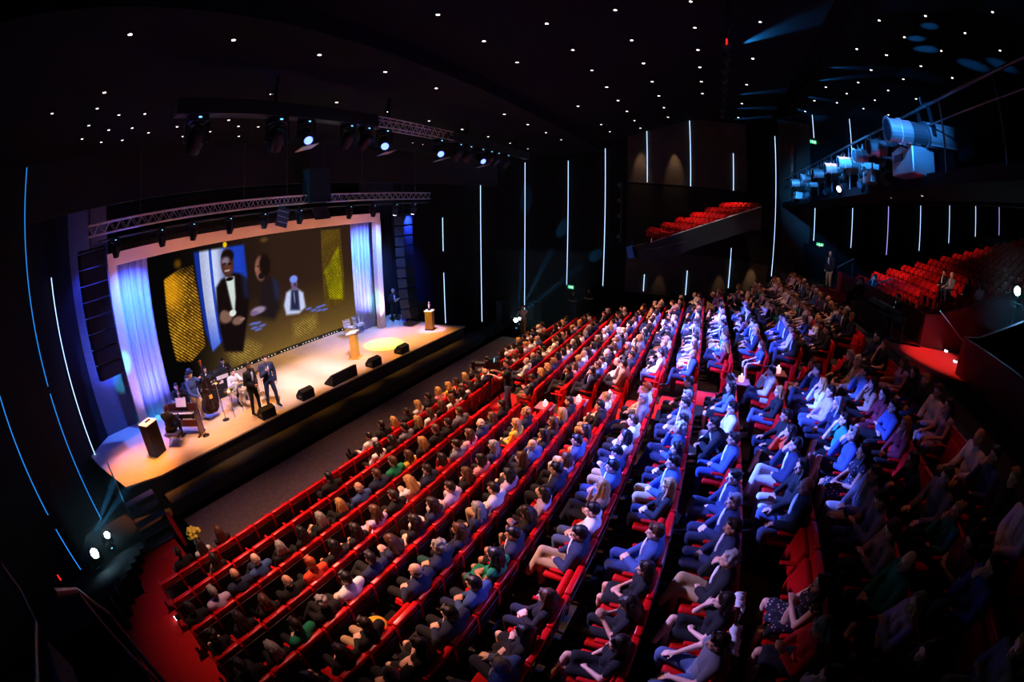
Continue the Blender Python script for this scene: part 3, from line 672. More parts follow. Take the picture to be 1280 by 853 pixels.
# ------------------------------------------------------------------ theatre seats
def seat_parts():
    b = MB(); b.box((0, .045, .60), (.49, .075, .50), Euler((R(9), 0, 0)), .03); back = b.mesh('backrest', 'velvet', True)
    b = MB(); b.box((0, -.005, .555), (.50, .022, .46), Euler((R(9), 0, 0)), .008); b.box((0, .002, .845), (.505, .085, .05), None, .02); shell = b.mesh('back_panel', ['seatback'], True)
    b = MB(); b.box((0, .002, .852), (.49, .085, .04), None, .018); rail = b.mesh('top_rail', 'rail', True)
    b = MB(); b.box((0, .005 - .02, .52), (.50, .022, .46), Euler((R(9), 0, 0)), .008); shell = b.mesh('back_panel', 'seatback', True)
    b = MB(); b.box((0, .30, .385), (.47, .44, .09), Euler((R(4), 0, 0)), .035); down = b.mesh('cushion', 'velvet', True)
    b = MB(); b.box((0, .15, .57), (.47, .09, .42), Euler((R(8), 0, 0)), .035); up = b.mesh('cushion', 'velvet', True)
    b = MB(); b.box((-P / 2, .21, .615), (.055, .40, .04), None, .015); b.box((-P / 2, .05, .52), (.04, .07, .66), Euler((R(9), 0, 0)), .01); b.box((-P / 2, .12, .22), (.035, .16, .44), None, .008); b.box((-P / 2, -.035, .64), (.05, .03, .34), None, .008)
    arm = b.mesh('armrest', 'velvet', True)
    return back, shell, rail, down, up, arm
SEATP = seat_parts()
def seat(loc, label, occupied, group='red theatre seats'):
    r = thing('theatre_seat', label, 'seat', loc, 0, group)
    link('backrest', SEATP[0], r); link('back_panel', SEATP[1], r); link('top_rail', SEATP[2], r); link('cushion', SEATP[3] if occupied else SEATP[4], r); link('armrest', SEATP[5], r)
    return r
import numpy as np
class Heap:
    """many coloured meshes poured into one object"""
    def __init__(s): s.v = []; s.f = []; s.c = []; s.n = 0; s.cache = {}
    def add(s, me, col, mx):
        k = me.name
        if k not in s.cache:
            me.calc_loop_triangles(); co = np.empty(len(me.vertices) * 3, np.float32); me.vertices.foreach_get('co', co)
            t = np.empty(len(me.loop_triangles) * 3, np.int32); me.loop_triangles.foreach_get('vertices', t)
            s.cache[k] = (co.reshape(-1, 3), t.reshape(-1, 3))
        co, t = s.cache[k]; A = np.array(mx)
        s.v.append(co @ A[:3, :3].T + A[:3, 3]); s.f.append(t + s.n); s.n += len(co); s.c.append(np.tile(np.array(col, np.float32), (len(co), 1)))
    def build(s, name, m):
        v = np.concatenate(s.v).astype(np.float32); f = np.concatenate(s.f); c = np.concatenate(s.c)
        me = bpy.data.meshes.new(name); me.vertices.add(len(v)); me.vertices.foreach_set('co', v.ravel())
        me.loops.add(f.size); me.loops.foreach_set('vertex_index', f.ravel().astype(np.int32))
        me.polygons.add(len(f)); me.polygons.foreach_set('loop_start', np.arange(0, f.size, 3, dtype=np.int32)); me.polygons.foreach_set('loop_total', np.full(len(f), 3, np.int32))
        me.polygons.foreach_set('use_smooth', np.ones(len(f), bool))
        at = me.attributes.new('Col', 'FLOAT_COLOR', 'POINT'); at.data.foreach_set('color', c.astype(np.float32).ravel())
        me.update(calc_edges=True); me.validate(); me.materials.append(M[m])
        return link(name, me)
# ================================================================== THE AUDIENCE
# row:seat hair/top/legs+pose, seats counted from the camera side; n = near block, f = far block
TABLE = """fA:0 ld/To/l0,1 lo/Sk/k0,2 sd/Jk/k0,3 sd/Sa/k0
fB:0 sm/Jk/k0
fD:1 bo/Tk/h0,2 bo/Sk/k0
fE:1 sd/Sk/k1,2 lm/Sp/k0
fF:1 sm/Jb/n0
fG:0 sd/Jt/k1
nA:1 sd/Sk/k3,2 ld/Sw/k5,3 lm/Dk/l0,12 sd/Sw/k7,13 sd/Sk/k0,14 lo/Tr/l1,15 sd/Sk/k0,16 lo/Tw/l0,17 sd/Jk/k0
nB:2 ld/Dk/l1,8 sk/Sk/k0,11 ld/Sw/k0,12 ld/Sk/k0,13 sd/Sa/k0,14 lo/Tk/l0,15 lm/Tw/l0,16 lm/Tk/l0,17 lm/Sw/k0
nC:0 sd/Sk/k0,1 sg/Sl/n0,2 0r/Jn/n0,3 0g/Sb/n1,4 bg/Sk/k1,5 lk/Sk/k0,6 lg/Sk/l1,7 lo/Sk/k1,8 0g/Sb/n0,9 sm/Jn/n0,10 sm/Sg/k7,11 lm/Sy/k0,12 lo/Sk/k0,13 sm/Sk/k0,14 sd/Sk/k0,15 sm/Ja/k0
nD:0 cd/Dk/l0,1 ld/Sk/k5,2 lm/Sk/k1,3 0g/Jk/k0,4 sr/So/k0,5 lk/Sk/l0,6 ld/Sk/l0,7 lm/Dl/l0,8 sd/Sk/k0,9 lo/Sw/w5,10 sd/Jn/h0,11 ld/Sr/k1,12 sd/Ja/k0,13 lm/Tp/k0,14 0w/Jn/k0,15 lm/Tk/k0,16 sd/Sk/k0
nE:0 sd/Sk/k0,1 lg/Sk/k0,2 sd/Sg/k0,3 cg/Sk/k1,4 sk/Sw/k2,5 sk/Sn/k1,6 lm/Sn/k5,7 ld/Tk/k0,8 ld/Sn/w0,9 sd/Sl/w0,10 lm/Sk/w0,11 bk/Tp/l0,12 lg/Sn/k0,14 lo/Sy/l0,15 co/Sk/k0
nF:1 ld/Dk/l2,2 ld/Sk/k0,3 sd/Sk/h0,5 0d/Jn/k0,6 cg/Sn/g0,7 lm/Sn/k0,8 lg/Sn/k0,9 sd/Sw/h0,10 bk/Sl/k0,11 lm/Tk/l0,12 0g/Jb/n1,13 ld/Sk/k0,14 lm/Sk/k0,15 lo/Sk/k0,16 sd/Sk/k0
nG:2 0r/Jk/k0,3 ld/Dk/l2,4 sk/Jn/k0,5 sk/Sb/n0,6 lk/Dg/l0,7 sk/Jn/l0,8 bd/Sk/l5,9 bd/Tl/k0,10 sk/Jn/k0,11 lm/Sl/k1,12 sk/Jb/w0,13 ld/Sr/r0,15 sk/Sk/h0,16 uo/Sw/l0
nH:4 bk/Sk/l2,5 lm/Sk/n0,7 sk/Jn/h4,8 sk/Sw/j0,9 lo/Tt/n1,10 sk/Jb/d0,11 sk/Sb/h5,12 lk/Sw/n1,13 sm/Sw/k0,15 sg/Ja/n7,16 sr/Sw/k0
nI:4 ld/Tk/l4,5 ld/Tk/k5,6 bd/Tk/l0,7 sm/Jb/d0,9 lo/Sk/n0,10 sk/Jb/h0,11 ld/Sk/n0,12 cw/Sb/n1,13 ld/Sk/n0,14 sd/Ja/n0,15 sg/Jb/k0,16 sd/Sk/k0
nJ:4 sd/Ta/j3,5 bd/Tk/l1,6 cg/Jk/h1,7 sd/Jn/n0,8 sg/Jn/n0,9 sd/Jn/n4,11 sd/Jb/d0,13 sd/Jw/w0,15 ld/Sd/l0,16 ld/Sk/k0
nK:5 lk/Df/l2,8 0m/Jk/j3,9 ld/Sk/w0,10 sk/Jn/w1,11 ld/So/l1,12 sd/Sk/n3,14 bo/Sk/j4
nL:3 ld/Sk/k0,5 0r/Sg/k0,6 bm/St/n5,8 sd/Ja/w0,9 ld/Df/l0,10 sg/Sb/l1,11 sd/Te/l1,12 lg/Sn/n0,13 sd/Sl/j0,14 lo/Sw/n1,15 sd/Sn/n1,16 um/Sk/h0
nM:10 lo/Sm/k0,11 sd/Sb/k2,12 ld/Sm/m0,13 ld/St/k1,14 sd/Sd/k1,15 sg/Jt/h0
nN:13 ld/Sk/k0"""

SEEN = {}
for line in TABLE.strip().splitlines():
    k, rest = line.split(':')
    for e in rest.split(','):
        i, sp = e.split(' '); SEEN[(k[0], k[1], int(i))] = sp
EMPTY = set()
for r_, ks in (('A', range(4, 12)), ('A', (0, 10)), ('B', (0, 1, 3, 4, 5, 6, 7, 9, 10)), ('F', (0, 4, 17)), ('E', (13, 16, 17)), ('G', (14, 17)), ('H', (6, 14, 17)), ('K', (6, 7)), ('I', (8, 17)), ('J', (10, 17)), ('K', (15, 17)), ('C', (16, 17)), ('D', (17,)), ('L', (17,)), ('M', (17,))):
    for k in ks: EMPTY.add(('n', r_, k))
for k in (('f', 'A', 15), ('f', 'A', 16), ('f', 'A', 17), ('f', 'A', 18), ('f', 'C', 0), ('f', 'H', 0), ('f', 'I', 1), ('f', 'K', 1), ('f', 'J', 0), ('f', 'B', 18), ('f', 'C', 18), ('f', 'E', 0), ('f', 'N', 0)): EMPTY.add(k)
rnd = random.Random(11)
def auto(blk, r, k):
    d = blk == 'f'
    hs = rnd.choice('ssssslllbuc0' if not d else 'sssssslllbc0'); hc = rnd.choice('kkdddmmog' if hs != '0' else 'dgmg')
    fem = hs in 'lbu'
    if fem: tk = rnd.choice('SSTDD'); tc = rnd.choice('kkkwlnbrprefym' if not d else 'kknwlbweam')
    else: tk = rnd.choice('JJJSS' if d else 'JJSSS'); tc = rnd.choice('nnkkabw') if tk == 'J' else rnd.choice('wwlbkkna')
    lc = rnd.choice('lllkn') if fem else rnd.choice('nnkkjhd')
    return hs + hc + '/' + tk + tc + '/' + lc + rnd.choice('00112334568')
def parse(sp):
    h, t, l = sp.split('/')
    hs, hc = h[0], h[1]
    if hs not in HS: hs = 's'
    return dict(hs=hs, hc=hc, tk=t[0], tc=t[1], lc=l[0], pose=l[1], tie=rnd.random() < .5, skin=rnd.choice(SKINS[:5]))
BLK = {'n': 'near block', 'f': 'far block'}
def pix(p):
    q = cam.matrix_world.inverted() @ p; n = q.length; th = math.acos(max(-1, min(1, -q.z / n))); r = 2 * 533.33 * math.sin(th / 2); h = math.hypot(q.x, q.y) + 1e-9
    return 640 + q.x / h * r, 426.5 - q.y / h * r, n
bpy.context.view_layer.update()
cands = []
for i, r_ in enumerate(ROWS):
    for blk, n, u0 in (('n', 18, NU0), ('f', 19, FU0)):
        for k in range(n + 2 if blk == 'n' and r_ in 'AB' else n):
            if blk == 'f' and r_ == 'C' and k < 3: continue
            u = u0 + (k + .5) * P; loc = W(u, VB[i], FL[i])
            x, y, d = pix(loc + V(0, .2, 1.0))
            if not (-70 < x < 1350 and -70 < y < 925): continue
            key = (blk, r_, k); sp = None
            if key in SEEN: sp = SEEN[key]
            elif key not in EMPTY:
                p = {'A': .75, 'B': .9}.get(r_, .96) if blk == 'f' else ((1.0 if k > 17 else 0.0) if r_ in 'AB' else .62 if r_ in 'CDEFGHIJ' else .85)
                if rnd.random() < p: sp = auto(blk, r_, k)
            cands.append((d, key, i, loc, sp))
cands.sort(key=lambda c: c[0])
people_heap, seat_heap = Heap(), Heap()
np_, ns_ = 0, 0
for d, (blk, r_, k), i, loc, sp in cands:
    if blk == 'n': cnt = (19 if r_ in 'AB' else 17) - k
    else: cnt = k
    where = '%s %s row, %s seat from %s' % (BLK[blk], ORD[i], ORD[cnt], 'centre aisle' if r_ not in 'AB' else 'the middle')
    if ns_ < 300:
        ns_ += 1
        seat(loc, ('occupied' if sp else 'empty tipped-up') + ' red velvet theatre seat, ' + where, bool(sp))
    else:
        for m_, c_ in ((SEATP[0], rgb(205, 8, 14)), (SEATP[1], rgb(105, 2, 7)), (SEATP[2], rgb(205, 8, 14)), (SEATP[3] if sp else SEATP[4], rgb(205, 8, 14)), (SEATP[5], rgb(120, 4, 10))):
            seat_heap.add(m_, c_, Matrix.Translation(loc))
    if not sp: continue
    s = parse(sp); fem = s['hs'] in 'lbu' or s['tk'] == 'D'
    key = (s['pose'], 'f' if fem else 'm'); sc = rnd.uniform(.96, 1.04) * (.96 if fem else 1.0); rz = R(rnd.uniform(-7, 7))
    if np_ < 300:
        np_ += 1
        hair = HC[s['hc']][1] + ' ' + HS[s['hs']] + ' hair'
        lab = 'person, %s, %s %s, %s' % (hair, TC[s['tc']][1], TN[s['tk']].replace('short-sleeved ', ''), '%s %s row, %s from %s' % (BLK[blk], ORD[i], ORD[cnt], 'centre aisle' if r_ not in 'AB' else 'the middle'))
        person(s, key, loc, rz, lab, sc, 'seated audience', d < 8.5)
    else:
        mx = Matrix.Translation(loc) @ Matrix.Rotation(rz, 4, 'Z') @ Matrix.Scale(sc, 4)
        for n, me, col, m2 in dress_up(s, key): people_heap.add(me, col, mx @ m2 if m2 is not None else mx)
o = people_heap.build('audience', 'crowd'); tag(o, 'rest of the seated audience filling the farthest seats of the stalls', 'audience', 'seated audience', 'stuff')
# tribune and balcony seats: small and far
for u0, u1 in ((11.35, 20.4),):
    for i, v in enumerate(TV):
        n = int((u1 - u0) / P)
        for k in range(n):
            u = u0 + (k + .5) * P
            if i < 3 and 12.9 < u < 14.6: continue
            loc = W(u, v, TZ[i] - SEAT_H); x, y, d = pix(loc + V(0, 0, .9))
            if x > 1330: continue
            for m_, c_ in ((SEATP[0], rgb(205, 8, 14)), (SEATP[1], rgb(105, 2, 7)), (SEATP[2], rgb(205, 8, 14)), (SEATP[4], rgb(205, 8, 14)), (SEATP[5], rgb(120, 4, 10))):
                seat_heap.add(m_, c_, Matrix.Translation(loc) @ Matrix.Diagonal((.84, 1, 1.08, 1)))
for i, (v, z) in enumerate(zip(BV, BZ)):
    for k in range(8):
        loc = W(20.1 + k * P * math.cos(R(24)), v + .5 - k * P * math.sin(R(24)), z)
        for m_, c_ in ((SEATP[0], rgb(205, 8, 14)), (SEATP[1], rgb(105, 2, 7)), (SEATP[2], rgb(205, 8, 14)), (SEATP[4], rgb(205, 8, 14)), (SEATP[5], rgb(120, 4, 10))):
            seat_heap.add(m_, c_, Matrix.Translation(loc) @ Matrix.Rotation(R(24), 4, 'Z') @ Matrix.Diagonal((.86, 1, 1.05, 1)))
o = seat_heap.build('theatre_seats', 'crowd'); tag(o, 'rest of the red theatre seats: farthest stalls rows, tribune and far balcony', 'seat', 'red theatre seats', 'stuff')
# people elsewhere in the house
def special(name, J):
    CACHE[name] = {'J': J}; return name
def who(sp, key, loc, rz, label, sc=1.0, eyes=True):
    return person(parse(sp + '0' if len(sp.split('/')[2]) == 1 else sp), key, loc, rz, label, sc, None, eyes)
for sp, u, i, lab in (('sd/Jn/k1', 17.3, 0, 'person in dark suit seated alone in the first tribune row by the wall'), ('sd/Jk/k0', 15.3, 3, 'person in black jacket with white shirt in an otherwise empty tribune row'),
                      ('0m/Ja/n3', 14.6, 3, 'person in grey jacket leaning beside the black jacket in the tribune'), ('lk/Sk/k0', 13.3, 3, 'person with long black hair and dark top in the tribune'), ('lm/Sw/k0', 12.4, 3, 'person with brown hair and pale top at the tribune edge')):
    s = parse(sp); person(s, (s['pose'], 'f' if s['hs'] in 'lbu' else 'm'), W(u, TV[i], TZ[i] - SEAT_H), 0, lab)
for sp, u, v, z, lab in (('sm/Sk/k1', 7.9, 9.75, TZ[2] - SEAT_H, 'person in dark top at the edge of the near tribune'), ('ld/Tk/k0', 7.4, 9.75, TZ[2] - SEAT_H, 'person with long hair and dark short-sleeved top in the near tribune')):
    s = parse(sp); person(s, (s['pose'], 'f' if s['hs'] in 'lbu' else 'm'), W(u, v, z), 0, lab)
K = special('operator', standing('operate', 'm', .03, .1, .05)); who('sd/Tk/j', K, W(10.6, -5.3, -6.08), R(22), 'person in black short-sleeved shirt and jeans operating the broadcast camera in the aisle')
K = special('crouch', standing('camera', 'm', .12, 0, 0, .12, .42)); who('sm/Sk/k', K, W(9.9, -6.35, -6.3), R(60), 'crouching person in black aiming a photo camera at the first rows')
K = special('photo', standing('camera', 'm', .06, 0, 0)); who('sd/Sw/h', K, W(19.6, -8.9, -6.58), R(75), 'standing person in pale shirt photographing the stage beside the first row')
K = special('folded', standing('fold', 'm', .0, .1, 0)); who('sd/Tk/j', K, W(24.0, -7.6, -6.48), R(70), 'person in black shirt and blue jeans standing under the exit sign, arms folded')
who('sd/Tk/k', K, W(24.2, -6.7, -6.28), R(80), 'person in black standing against the dark wall near the exit')
K = special('idle', standing('hang', 'm', .02, .3, 0)); who('0d/Jk/h', K, W(20.5, 6.5, -2.3), R(30), 'person in dark jacket and khaki trousers standing at the tribune corner')
K = special('desk', playing('desk', 'm', .15, .3)); who('sk/Sk/k', K, W(11.5, 6.35, -2.3), R(10), 'person in black shirt seated behind the mixing desk laptop')
s = parse('sd/Sk/k1'); person(s, ('1', 'm'), W(14.4, 6.1, -2.3), 0, 'person in black shirt, hand at chin, seated behind the last row')
# ================================================================== ON THE STAGE
ZS = -5.70
# presenters and band
K = special('presenter', standing('clasp', 'm', .04, .25, .05)); s = parse('sk/Jk/k0'); s['skin'] = SKINS[5]; s['tie'] = True
person(s, K, W(5.75, -11.85, ZS), R(-160), 'person in black tuxedo with white shirt, hands clasped, nearest the stage edge')
K = special('speaker', standing('mic', 'm', .07, .1, .0)); s = parse('sd/Jn/n0'); CACHE[K]['J']['g'] = 'm'
person(s, K, W(6.45, -11.85, ZS), R(168), 'person in dark blue suit speaking into a handheld microphone on stage')
m_ = thing('microphone', 'handheld microphone held by the person in dark blue suit', 'microphone', W(6.45, -11.85, ZS), R(168))
b = MB(); b.cyl((.055, .25, 1.30), (.03, .21, 1.50), .012, .016); b.build('grip', 'black_metal', m_); b = MB(); b.ell((.028, .205, 1.52), (.026,) * 3); b.build('grille', 'gear', m_, True)
K = special('pianist', playing('keys', 'm', .3, .1)); s = parse('sm/Jk/k0'); person(s, K, W(2.55, -12.35, ZS - .0), R(-50), 'person in black suit seated playing the stage piano')
K = special('bassist', standing('bass', 'm', .03, .2, .35)); s = parse('sk/Sb/h0'); person(s, K, W(4.05, -13.15, ZS), R(-160), 'standing person in blue shirt and dark hat playing the double bass')
h_ = thing('hat', 'dark blue brimmed hat on the double bass player', 'hat', W(4.05, -13.15, ZS) + Matrix.Rotation(R(-160), 3, 'Z') @ V(0, .02, 1.72), R(-160))
b = MB(); b.lathe([(.0, .0), (.14, .0), (.145, .008), (.0, .012)], 20); b.build('brim', mat('hat_blue', rgb(40, 60, 130), .8), h_, True); b = MB(); b.lathe([(.093, .005), (.092, .06), (.075, .11), (.0, .115)], 20); b.build('crown', mat('hat_blue2', rgb(40, 60, 130), .8), h_, True)
K = special('drummer', playing('drums', 'm', .1, .2)); s = parse('sd/Sw/k0'); person(s, K, W(5.75, -13.55, ZS), R(-170), 'person in white shirt and dark waistcoat seated at the drums')
KH = special('horn', playing('horn', 'm', .1, .1)); KG = special('horn2', playing('horn', 'm', .15, -.2))
for (u, v), sp, lab in zip(((3.75, -14.35), (4.35, -14.75), (5.25, -14.95), (6.15, -15.1)), ('sk/Jk/k0', 'sd/Jk/k0', 'sk/Jk/k0', 'sk/Jk/k0'),
                           ('first', 'second', 'third', 'fourth')):
    s = parse(sp); s['tie'] = True
    person(s, KH if lab in ('first', 'third') else KG, W(u, v, ZS), R(180 - 6), 'suited person playing a horn at the back of the band, %s from the curtain' % lab)
    sx = thing('saxophone', 'brass horn held by the %s seated band player from the curtain' % lab, 'saxophone', W(u, v, ZS), R(174))
    b = MB(); b.tube([V(.0, .42, 1.02), V(.02, .47, 1.0), V(.03, .48, .66), V(.03, .54, .56), V(.03, .62, .62)], .022); b.cyl((.03, .62, .62), (.03, .66, .80), .03, .065, 14, False); b.build('body', 'brass', sx, True)
    b = MB(); b.cyl((0, .42, 1.02), (0, .37, 1.03), .009); b.build('mouthpiece', 'black_metal', sx)
    c = thing('band_chair', 'black chair under the %s seated band player from the curtain' % lab, 'chair', W(u, v, ZS), R(174))
    b = MB(); b.box((0, .22, .42), (.42, .42, .04), None, .01); b.build('seat', 'black', c); b = MB(); b.box((0, -.02, .72), (.4, .03, .3), None, .01); b.build('backrest', 'black', c)
    for x_ in (-.18, .18):
        for y_ in (.02, .42): b = MB(); b.cyl((x_, y_, 0), (x_, y_, .41), .012); b.build('leg', 'black_metal', c)
K = special('host', standing('papers', 'm', .02, .1, .25)); s = parse('sg/Jk/k0'); person(s, K, W(16.75, -15.25, ZS), R(165), 'person in black suit reading papers in the blue light beside the right curtain')
m_ = MB(); m_.box((0, .36, 1.20), (.21, .02, .30), Euler((R(-50), 0, 0))); o = m_.build('papers', 'paper', None, loc=W(16.75, -15.25, ZS)); o.rotation_euler = (0, 0, R(165)); tag(o, 'white papers held by the suited person at the stage side', 'paper')
# bandstand fronts
for n_, (u, v) in enumerate(((4.95, -14.1), (5.75, -14.3))):
    r = thing('bandstand', ('round-topped black bandstand with white panel, behind the double bass', 'round-topped black bandstand with white panel, behind the drums')[n_], 'bandstand', W(u, v, ZS), R(174))
    b = MB(); pts = [(-.33, 0, 0), (.33, 0, 0), (.33, 0, .75)] + [(.33 * math.cos(a), 0, .75 + .28 * math.sin(a)) for a in [R(x) for x in range(15, 180, 15)]] + [(-.33, 0, .75)]
    b.prism(pts, (0, .04, 0)); b.build('front_board', 'black', r)
    b = MB(); b.box((0, .046, .77), (.5, .012, .14)); b.build('name_panel', 'white', r); b = MB(); b.box((.10, .046, .60), (.18, .012, .11)); b.build('emblem', 'white', r)
    b = MB(); b.box((0, -.13, .95), (.55, .28, .02), Euler((R(-25), 0, 0))); b.build('desk', 'black', r)
# double bass
r = thing('double_bass', 'dark wooden double bass held upright by the player in a hat', 'double bass', W(4.45, -12.95, ZS), R(-160)); r.rotation_euler = (R(14), R(-8), R(-160))
def bass_outline(k):
    pr = [(0.0, .17), (.02, .20), (.12, .325), (.28, .345), (.45, .27), (.56, .215), (.68, .22), (.82, .265), (.95, .25), (1.06, .16), (1.12, .07), (1.14, .03)]
    return [(x * k, z) for z, x in pr]
b = MB(); ol = bass_outline(1); P3 = [(x, 0, .2 + z) for x, z in ol] + [(-x, 0, .2 + z) for x, z in reversed(ol)]; b.prism(P3, (0, .20, 0)); b.build('body', 'black', r)
b = MB(); ol = bass_outline(.93); P3 = [(x, .20, .2 + z) for x, z in ol] + [(-x, .20, .2 + z) for x, z in reversed(ol)]; b.prism(P3, (0, .025, 0)); b.build('top_plate', mat('bass_varnish', rgb(34, 18, 14), .25, vary=.4, coat=.5), r)
b = MB(); b.box((0, .20, 1.50), (.05, .05, .55)); b.build('neck', 'darkwood', r); b = MB(); b.box((0, .245, 1.25), (.055, .02, .85)); b.build('fingerboard', 'black', r)
b = MB(); b.box((0, .20, 1.83), (.045, .07, .15)); b.cyl((-.045, .19, 1.91), (.045, .19, 1.91), .04, n=14); b.build('scroll', 'wood', r)
b = MB(); b.box((0, .27, .72), (.14, .02, .12)); b.build('bridge', 'honey', r); b = MB(); b.prism([(-.035, .23, .62), (.035, .23, .62), (.05, .23, .3), (-.05, .23, .3)], (0, .03, 0)); b.build('tailpiece', 'black', r)
b = MB(); b.cyl((0, .1, 0), (0, .1, .22), .008); b.build('endpin', 'chrome', r)
b = MB(); [b.cyl((x_, .265, .6), (x_ * .6, .262, 1.78), .0025, n=5) for x_ in (-.024, -.008, .008, .024)]; b.build('strings', 'chrome', r)
for s_ in (-1, 1): b = MB(); b.tube([V(s_ * .12, .226, .82), V(s_ * .105, .226, .76), V(s_ * .12, .226, .68)], .008, 6); b.build('sound_hole', 'black', r)
# stage piano
r = thing('stage_piano', 'stage piano with white keys on a dark wooden stand at the edge of the band', 'piano', W(3.22, -12.75, ZS), R(-50))
b = MB(); b.box((0, .05, .70), (1.36, .42, .14), None, .015); b.build('case', 'black_metal', r); b = MB(); b.box((0, .20, .86), (1.36, .10, .22), Euler((R(-12), 0, 0)), .01); b.build('back_panel', 'darkwood', r)
b = MB(); b.box((0, -.085, .78), (1.22, .15, .02)); b.build('white_keys', 'white', r)
kb = MB(); [kb.box((-.6 + i * 1.22 / 52 + .012, -.055, .795), (.012, .09, .018)) for i in range(51) if i % 7 not in (2, 6)]; kb.build('black_keys', 'black', r)
for x_ in (-.66, .66): b = MB(); b.box((x_, .08, .33), (.05, .34, .66), None, .01); b.box((x_, .02, .03), (.07, .52, .06), None, .01); b.build('leg', 'darkwood', r)
b = MB(); b.box((0, .18, .30), (1.3, .03, .22)); b.build('crossboard', 'wood', r)
b = MB(); b.box((.1, .14, 1.02), (.44, .02, .30), Euler((R(-18), 0, 0))); b.build('music_rest', 'black_metal', r)
o = MB().box((.1, .115, 1.04), (.42, .008, .28), Euler((R(-18), 0, 0))).build('sheet_music', 'paper', None, loc=W(3.22, -12.75, ZS)); o.rotation_euler = (0, 0, R(-50)); tag(o, 'open white sheet music on the stage piano', 'sheet music')
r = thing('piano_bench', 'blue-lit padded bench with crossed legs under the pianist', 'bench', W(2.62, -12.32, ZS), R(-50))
b = MB(); b.box((0, .08, .40), (.55, .36, .07), None, .025); b.build('seat', mat('bench_blue_lit', rgb(60, 60, 120), .6), r)  # blue of the stage light is painted into the seat colour
for x_ in (-.2, .2):
    b = MB(); b.cyl((x_, -.10, .02), (x_, .26, .36), .014); b.build('leg', 'chrome', r); b = MB(); b.cyl((x_, .26, .02), (x_, -.10, .36), .014); b.build('leg', 'chrome', r)
# drums
def drum(name, label, loc, rad, dep, up=True, legs=True, rz=0.0):
    r = thing(name, label, 'drum', loc, rz); mt = Matrix.Translation((0, 0, 0)) if up else Matrix.Translation((0, -dep / 2, rad + .03)) @ Matrix.Rotation(R(-90), 4, 'X')
    h = .0
    if up and legs: mt = Matrix.Translation((0, 0, legs))
    b = MB(); b.lathe([(rad, 0), (rad, dep)], 28, mt); b.build('shell', 'shell', r, True)
    for z in (0, dep):
        b = MB(); b.lathe([(rad - .006, z - .015), (rad + .012, z - .015), (rad + .012, z + .015), (rad - .006, z + .015)], 28, mt); b.build('rim', 'chrome', r, True)
    b = MB(); b.lathe([(0, dep + .004), (rad - .004, dep + .004), (rad - .004, dep - .004), (0, dep - .004)], 28, mt); b.build('drumhead', 'white', r, True)
    if legs:
        for k in range(3):
            a = R(120 * k + 20); b = MB()
            if up: b.tube([V(rad * .4 * math.cos(a), rad * .4 * math.sin(a), legs), V(.28 * math.cos(a), .28 * math.sin(a), .01)], .01, 6)
            else: b.cyl((rad * (-.8, .8, .0)[k], 0, .25), (rad * (-1.15, 1.15, 0)[k], .2, .01), .01, n=6)
            b.build('leg', 'chrome', r)
    return r
DR = R(-170)
drum('bass_drum', 'pale bass drum standing on its side in front of the drummer', W(5.95, -12.75, ZS), .27, .40, False, 1, DR)
drum('snare_drum', 'pale snare drum on a chrome stand beside the bass drum', W(5.45, -12.95, ZS), .18, .14, True, .52, DR)
drum('floor_tom', 'deep pale floor tom on legs beside the drummer', W(6.45, -13.15, ZS), .21, .38, True, .22, DR)
drum('tom_drum', 'small pale tom raised on a stand behind the bass drum', W(5.75, -12.65, ZS), .16, .2, True, .60, DR)
for n_, (u, v, hgt, rad, lab) in enumerate(((5.15, -12.55, .86, .19, 'hi-hat cymbals on a tripod stand at the stage edge of the drums'), (6.55, -12.6, 1.02, .22, 'brass cymbal on a tripod stand on the speaker side of the drums'), (5.05, -13.35, 1.0, .21, 'brass cymbal on a tripod stand near the double bass'))):
    r = thing('cymbal_stand', lab, 'cymbal', W(u, v, ZS))
    b = MB(); b.cyl((0, 0, .1), (0, 0, hgt + .05), .012); b.build('pole', 'chrome', r)
    for k in range(3): a = R(120 * k + 10); b = MB(); b.cyl((0, 0, .32), (.28 * math.cos(a), .28 * math.sin(a), .01), .009, n=6); b.build('leg', 'chrome', r)
    for dz in ((0, .03) if n_ == 0 else (0,)): b = MB(); b.lathe([(0, hgt + dz + .03), (.04, hgt + dz + .026), (.05, hgt + dz + .008), (rad, hgt + dz - .008), (rad, hgt + dz - .012), (.05, hgt + dz + .002), (0, hgt + dz + .02)], 28); b.build('cymbal', 'brass', r, True)
r = thing('drum_stool', 'round black stool under the drummer', 'stool', W(5.75, -13.55, ZS) + Matrix.Rotation(DR, 3, 'Z') @ V(0, .16, 0))
b = MB(); b.lathe([(0, .36), (.16, .36), (.17, .39), (.16, .43), (0, .43)], 20); b.build('seat', 'black', r, True); b = MB(); b.cyl((0, 0, .1), (0, 0, .37), .02); b.build('pole', 'chrome', r)
for k in range(3): a = R(120 * k); b = MB(); b.cyl((0, 0, .22), (.22 * math.cos(a), .22 * math.sin(a), .01), .01, n=6); b.build('leg', 'chrome', r)
# microphone stands
for (u, v, rz, lab) in ((3.72, -12.05, 40, 'round-based microphone stand in front of the stage piano'), (4.75, -12.45, 200, 'tripod microphone stand in front of the double bass')):
    r = thing('microphone_stand', lab, 'microphone stand', W(u, v, ZS), R(rz))
    b = MB(); b.lathe([(0, 0), (.13, 0), (.13, .018), (.02, .03), (0, .03)], 20); b.build('base', 'black_metal', r, True); b = MB(); b.cyl((0, 0, .02), (0, 0, 1.05), .01); b.build('pole', 'black_metal', r)
    b = MB(); b.cyl((-.15, 0, .98), (.45, 0, 1.25), .008); b.build('boom', 'black_metal', r); b = MB(); b.cyl((.45, 0, 1.25), (.56, 0, 1.29), .02, .024); b.build('microphone', 'gear', r)
